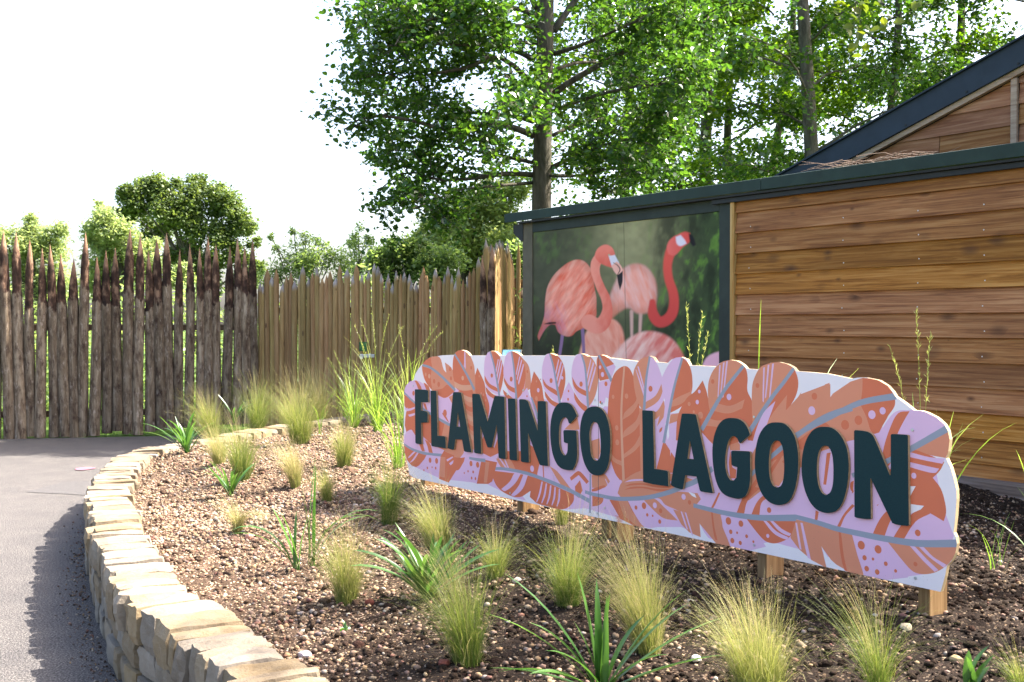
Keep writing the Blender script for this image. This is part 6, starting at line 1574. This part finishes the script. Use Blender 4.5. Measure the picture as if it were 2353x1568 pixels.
c5 = lambda x, y: (746.8 + x / 3.2118, y / 3.2118)
c6 = lambda x, y: ((2300 + x / 1.96) / 1.74076, y / 1.96 / 1.74076)
# the tall alder in front, its limbs read off the photograph
DT = 17.5
rs0 = np.random.RandomState(77)
tk = [pt(1243, 745, DT), pt(1244, 480, DT), pt(1250, 220, DT), pt(1254, 0, DT), pt(1262, -260, DT), pt(1270, -620, DT)]
tk[0][2] = 0
def px_limb(pts2, r, dd):
    n = len(pts2); P3 = [pt(x, y, DT + dd * k / max(1, n - 1)) for k, (x, y) in enumerate(pts2)]
    return (spline(np.array(P3), 12), r)
limbs = [px_limb([c5(*q) for q in L_px], r, dd) for L_px, r, dd in (
    ([(1550,650),(1400,490),(1250,420),(1050,500),(830,540),(560,580),(460,560)], 0.05, -1.2),
    ([(1545,440),(1400,370),(1250,335),(1050,270),(700,240),(500,160)], 0.05, 0.8),
    ([(1555,322),(1400,312),(1200,330),(900,330),(600,330),(400,420)], 0.035, -2.0),
    ([(1545,1000),(1350,930),(1150,920),(950,970),(600,880),(320,860),(140,960)], 0.06, -1.6),
    ([(1540,900),(1400,860),(1000,820),(600,720),(260,700)], 0.04, 0.6),
    ([(1530,1290),(1350,1280),(1150,1310),(850,1330),(600,1270),(380,1420)], 0.045, -0.8),
    ([(1530,1200),(1300,1150),(900,1080),(600,1050),(480,1200)], 0.035, 1.4),
    ([(1540,1350),(1300,1370),(1000,1400),(800,1480),(600,1560)], 0.03, -1.8),
    ([(1560,120),(1400,60),(1000,40),(650,30),(330,110)], 0.05, -0.5),
    ([(1560,60),(1450,-80),(1000,-120),(700,-150),(420,-60)], 0.05, 1.0),
    ([(1560,200),(1300,180),(950,120),(620,200),(520,330)], 0.035, -2.4),
    ([(1690,690),(1850,580),(2200,390),(2600,210),(2900,150)], 0.06, -0.8),
    ([(1690,230),(1850,0),(2050,-260),(2300,-420)], 0.06, 0.5),
    ([(1670,1240),(1850,1150),(2100,1060),(2400,1000)], 0.045, -1.4),
    ([(1690,820),(1950,720),(2300,640),(2700,600)], 0.04, -2.2),
    ([(1690,400),(1900,330),(2200,200),(2500,60)], 0.04, -1.8),
    ([(1690,520),(1900,460),(2300,480),(2700,440)], 0.035, 1.6),
    ([(1680,1000),(1900,900),(2250,860),(2600,820)], 0.035, 1.2),
    ([(1640,1300),(1850,1300),(2100,1250),(2350,1260)], 0.03, -1.8),
    ([(1600,900),(1550,800),(1450,750),(1300,760)], 0.03, -3.0),
    ([(1600,150),(1500,80),(1350,60),(1200,100)], 0.03, -2.0),
    ([(1600,-200),(1200,-400),(950,-500)], 0.05, -1.0), ([(1620,-300),(2000,-500),(2400,-600)], 0.05, 0.8), ([(1620,-500),(1400,-800),(1200,-900)], 0.04, 0.5), ([(1640,-600),(1900,-900),(2100,-1000)], 0.04, -0.6))]
make_tree('alder_tree', 'tall tree with straight grey trunk left of the eaves, boughs reaching over the sky', 'tree', tk, [0.19, 0.165, 0.145, 0.13, 0.10, 0.04], limbs, ALDER, 0.086, 19, 21, nsub=12, subL=1.05, ntw=5, twL=0.55, jit=0.085, droop=0.1, group='tall trees behind the building')

def auto_limbs(rs, base, top, n, length, z0=0.2, rise=0.25, r=0.04, az0=None, bias=0.0):
    out = []; base, top = np.asarray(base, float), np.asarray(top, float)
    for k in range(n):
        f = z0 + (1 - z0) * (k + rs.rand()) / n
        a = k * 2.4 + rs.normal(0, 0.3)
        p = base + (top - base) * f
        L = length * (1.1 - 0.75 * max(0, f - 0.3) / 0.7) * rs.uniform(0.7, 1.15)
        e = p + np.array([math.cos(a) * L, math.sin(a) * L, L * (rise + rs.normal(0, 0.12))])
        out.append((limb_path(rs, p, e, 0.08, 8, 0.10), r * (1.15 - 0.6 * f)))
    return out
TG = 'tall trees behind the building'
rows = [  # trunk px, depth, trunk radius, top height, limbs, spread, seed, leaves, label
 (1500, 26.5, 0.105, 15.0, 22, 3.0, 31, LIME, 'slim grey trunk standing close behind the eaves right of the nearest tall tree'),
 (1603, 29, 0.15, 17.0, 26, 3.4, 32, LIME, 'bright leaved tree whose pale trunk shows halfway between the two thickest trunks'),
 (1692, 34, 0.12, 18.0, 20, 3.0, 33, ALDER, 'thin trunked tree farthest back, seen through a gap in the leaves'),
 (1873, 24, 0.15, 15.0, 26, 2.9, 34, ALDER, 'thick grey trunk with gaps of sky around it left of the gable slope'),
 (2200, 29, 0.12, 16.0, 28, 3.2, 35, ALDER, 'dark trunked tree showing above the gable slope'),
 (2420, 25, 0.15, 15.0, 26, 3.4, 36, ALDER, 'leafy tree over the gable at the right edge'),
 (2040, 27, 0.10, 14.5, 26, 3.2, 38, LIME, 'slender leafy tree just left of the point where the gable slope begins'),
 (1775, 32, 0.11, 16.0, 26, 3.3, 39, LIME, 'tree of bright leaves between the pale trunk and the thick grey trunk'),
 (1420, 33, 0.14, 16.0, 22, 3.4, 37, LIME, 'tree filling the gap behind the nearest tall tree with small bright leaves'),
]
for px, D, r, top, nl, sp, sd, lm, lab in rows:
    rsx = np.random.RandomState(sd)
    b = pt(px, 700, D); b[2] = 0; t = b + np.array([rsx.uniform(-0.4, 0.4), rsx.uniform(-0.4, 0.4), top])
    tk = [b, b * 0.66 + t * 0.34 + rsx.normal(0, 0.16, 3), b * 0.33 + t * 0.67 + rsx.normal(0, 0.2, 3), t]
    lb = auto_limbs(rsx, b, t, nl, sp, 0.17, 0.22, 0.04)
    sparse = px in (1873, 2200)
    make_tree('alder_tree', lab, 'tree', tk, [r * 1.15, r, r * 0.75, r * 0.25], lb, lm, 0.115 if D < 30 else 0.135, 20 if sparse else 24, sd + 100, TG, nsub=8, subL=1.25, ntw=4, twL=0.65, jit=0.11, droop=0.08, simple=True)

# birch whose hanging twigs enter the picture top right; most of it stands outside the frame and dapples the bed
rsx = np.random.RandomState(55)
b = np.array([6.6, 6.1, 0.2]); t = np.array([6.2, 6.0, 9.2])
lb = auto_limbs(rsx, b, t, 20, 2.3, 0.32, 0.3, 0.035)
hang = pt(1940, 30, 6.0)
lb += [(limb_path(rsx, b + (t - b) * 0.42, pt(1985, -95, 6.1), 0.10, 9, 0.05), 0.028), (limb_path(rsx, b + (t - b) * 0.5, pt(2200, -200, 6.3), 0.10, 9, 0.06), 0.028)]
birch = make_tree('birch_tree', 'birch outside the right edge whose hanging twigs dangle yellow green leaves before the tall trees', 'tree', [b, b * .66 + t * .34, b * .33 + t * .67, t], [0.13, 0.11, 0.08, 0.02], lb, BIRCH, 0.05, 9, 56, nsub=6, subL=0.8, ntw=4, twL=0.5, jit=0.07, droop=0.35)
mb = MB(); lp_ = []
for (x0, y0), (x1, y1), n in (((1985, -95), (1948, 110), 6), ((1960, -80), (1990, 120), 9), ((1940, -70), (1925, 40), 5), ((2005, -90), (2040, 60), 8), ((1975, -90), (1975, 70), 7), ((2090, -150), (2105, 40), 8)):
    a, c = pt(x0, y0, 6.1), pt(x1, y1, 6.0)
    pth_ = limb_path(rsx, a, c, 0.0, 8, 0.12); mb.tube(pth_ - b, np.linspace(0.0025, 0.001, 8), 4)
    lp_.append(along(rsx, pth_, n, 0.02, 0.35)); lp_.append(pth_[-1:])
link('hanging_twigs', mb.mesh('hanging_twigs', BARK), birch)
V, F, T = leaf_cloud(rsx, np.concatenate(lp_) - b, 0.055, up=0.0)
link('hanging_leaves', npmesh('hanging_leaves', V, F, BIRCH, {'tint': T}), birch)

# rounded tree far behind the dark fence
def crown_tree(name, label, cat, px, D, blobs, leafm, leaf, n, seed, group=None, aspect=0.8, rtr=0.2, jit=0.3):
    """crown of leaf clumps: blobs = (px, py, radius px) at depth D"""
    rs = np.random.RandomState(seed); b = pt(px, 745, D); b[2] = 0
    root = empty(name, tuple(b), label=label, cat=cat, group=group)
    mb = MB(); pts = []; topz = max(pt(x, y, D)[2] for x, y, r in blobs)
    mb.tube([(0, 0, 0), (0.05, 0, topz * 0.4), (0, 0, topz * 0.85)], [rtr, rtr * 0.8, rtr * 0.3], 8)
    for x, y, r in blobs:
        c = pt(x, y, D) - b; c[1] += rs.normal(0, r * D / FOC * 0.6); rad = r * D / FOC
        mb.tube(limb_path(rs, (0, 0, max(0.3, c[2] * 0.45)), c, 0.1, 6, 0.06), np.linspace(rtr * 0.3, 0.01, 6), 5)
        m_ = max(6, int(14 * (r / 40) ** 1.2))
        cl = rs.normal(0, 1, (m_, 3)); cl /= np.linalg.norm(cl, axis=1, keepdims=True); cl = c + cl * rad * rs.uniform(0.35, 1.0, (m_, 1)) * np.array([1, 1, 0.9])
        k = max(20, int(n * (r / 40) ** 2 / m_))
        for q in cl:
            pts.append(q + rs.normal(0, rad * jit, (k, 3)))
    link('trunk', mb.mesh('trunk', BARK, smooth=True), root)
    V, F, T = leaf_cloud(rs, np.concatenate(pts), leaf, True, aspect=aspect)
    link('crown', npmesh('crown', V, F, leafm, {'tint': T}), root)
    return root
FARG = 'trees and shrubs beyond the fences'
crown_tree('oak_tree', 'dark round crowned tree far behind the dark stake fence', 'tree', 440, 60,
    [(330, 460, 40), (300, 490, 32), (360, 430, 32), (400, 470, 46), (470, 460, 44), (520, 480, 42), (545, 520, 38), (430, 520, 46), (350, 530, 36), (490, 540, 46), (540, 580, 40), (560, 640, 36), (300, 445, 26), (335, 425, 22), (390, 432, 26), (450, 428, 28), (505, 440, 26), (420, 590, 44), (480, 620, 44), (585, 560, 16), (590, 610, 20)], OAK, 0.16, 3000, 61, FARG, rtr=0.35, jit=0.22)
WB = [(80, 560, 42), (40, 590, 40), (120, 580, 40), (20, 545, 26), (75, 515, 22), (130, 530, 24), (60, 640, 50), (130, 650, 50)]
crown_tree('willow_shrub', 'pale feathery willow shrub behind the left end of the dark fence', 'shrub', 75, 34, WB, WILLOW, 0.13, 2400, 62, FARG, 0.35)
crown_tree('willow_shrub', 'taller rounded light green willow shrub in front of the dark round tree', 'shrub', 275, 33, [(250, 520, 34), (285, 545, 38), (320, 580, 38), (240, 580, 40), (215, 540, 26), (290, 620, 44), (350, 630, 36), (235, 490, 14), (228, 470, 9), (340, 560, 22), (220, 640, 44), (395, 640, 30)], WILLOW, 0.13, 2400, 63, FARG, 0.4)
crown_tree('bamboo_shrub', 'airy light green shrub with thin shoots behind the left part of the pale fence', 'shrub', 700, 22, [(690, 580, 34), (660, 610, 30), (720, 600, 34), (750, 590, 28), (640, 570, 14), (700, 545, 18), (725, 555, 14), (675, 530, 9), (745, 560, 12), (700, 630, 40), (640, 630, 26), (623, 545, 8), (780, 620, 36), (770, 585, 22), (610, 640, 22)], SHRUB, 0.085, 1100, 64, FARG, 0.3, 0.05)
crown_tree('young_tree', 'slender young tree with a pale sparse crown behind the pale fence', 'tree', 826, 30, [(826, 560, 26), (810, 590, 30), (845, 590, 28), (826, 525, 14), (815, 540, 12), (842, 545, 12), (830, 620, 34), (870, 630, 34), (800, 560, 14), (860, 560, 16)], SHRUB, 0.09, 700, 65, FARG, 0.5, 0.07)
crown_tree('green_shrub', 'bushy mid green shrub behind the middle of the pale fence', 'shrub', 905, 24, [(890, 590, 34), (930, 580, 36), (870, 610, 30), (950, 610, 36), (910, 630, 40), (985, 600, 34), (900, 560, 14), (960, 570, 30), (1000, 630, 40), (1040, 610, 38), (860, 580, 20)], SHRUB, 0.09, 1500, 66, FARG, 0.6, 0.08)
crown_tree('conifer_tree', 'feathery pale green tree behind the right part of the pale fence under the tall boughs', 'tree', 1060, 27, [(1000, 520, 40), (1050, 500, 44), (1100, 470, 46), (1150, 500, 48), (1110, 540, 50), (1040, 560, 48), (1160, 560, 46), (1000, 590, 40), (1090, 610, 46), (1180, 610, 40), (1130, 440, 34), (1180, 450, 34), (960, 560, 26)], PALE, 0.12, 1700, 67, FARG, 0.45, 0.14)
crown_tree('hazel_shrub', 'dark green shrub behind the sunlit fence return', 'shrub', 1195, 20.5, [(1190, 590, 36), (1200, 640, 40), (1170, 620, 30), (1215, 560, 26)], SHRUB, 0.09, 1500, 68, FARG, 0.6, 0.08)
# undergrowth seen between the stakes
hv = np.random.RandomState(90)
NU = 30000
hx = hv.uniform(-11, 3.0, NU); hy = 17.8 + hv.rand(NU) * 3.0 + 0.04 * (hx + 4); hz = hv.rand(NU) ** 1.25 * (1.95 + 0.28 * np.sin(hx * 1.9) + 0.2 * np.sin(hx * 4.7 + 1) + 0.25 * hv.rand(NU))
V, F, T = leaf_cloud(hv, np.stack([hx, hy, hz], 1), 0.13, True, aspect=0.35)
link('undergrowth', npmesh('undergrowth', V, F, SHRUB, {'tint': np.clip(T + 0.25, 0, 1)}), kind='stuff')
# grass edge along the foot of the fence
N = 900; fx = hv.uniform(0, 1, N); a = pt(-30, 1011, 15.75); b_ = pt(590, 990, 16.6)
base = np.stack([a[0] + (b_[0] - a[0]) * fx, a[1] + (b_[1] - a[1]) * fx + 0.1 + hv.normal(0, 0.10, N)], 1)
V, F, T = blade_arrays(hv, N, 0.0, 0.11, (0.2, 0.3), (0.6, 0.5), 0.006, (0, 0), 4, 1.5, (0.0, 0.5), base=base)
link('verge_grass', npmesh('verge_grass', V, F, REED, {'tint': T}), kind='stuff')
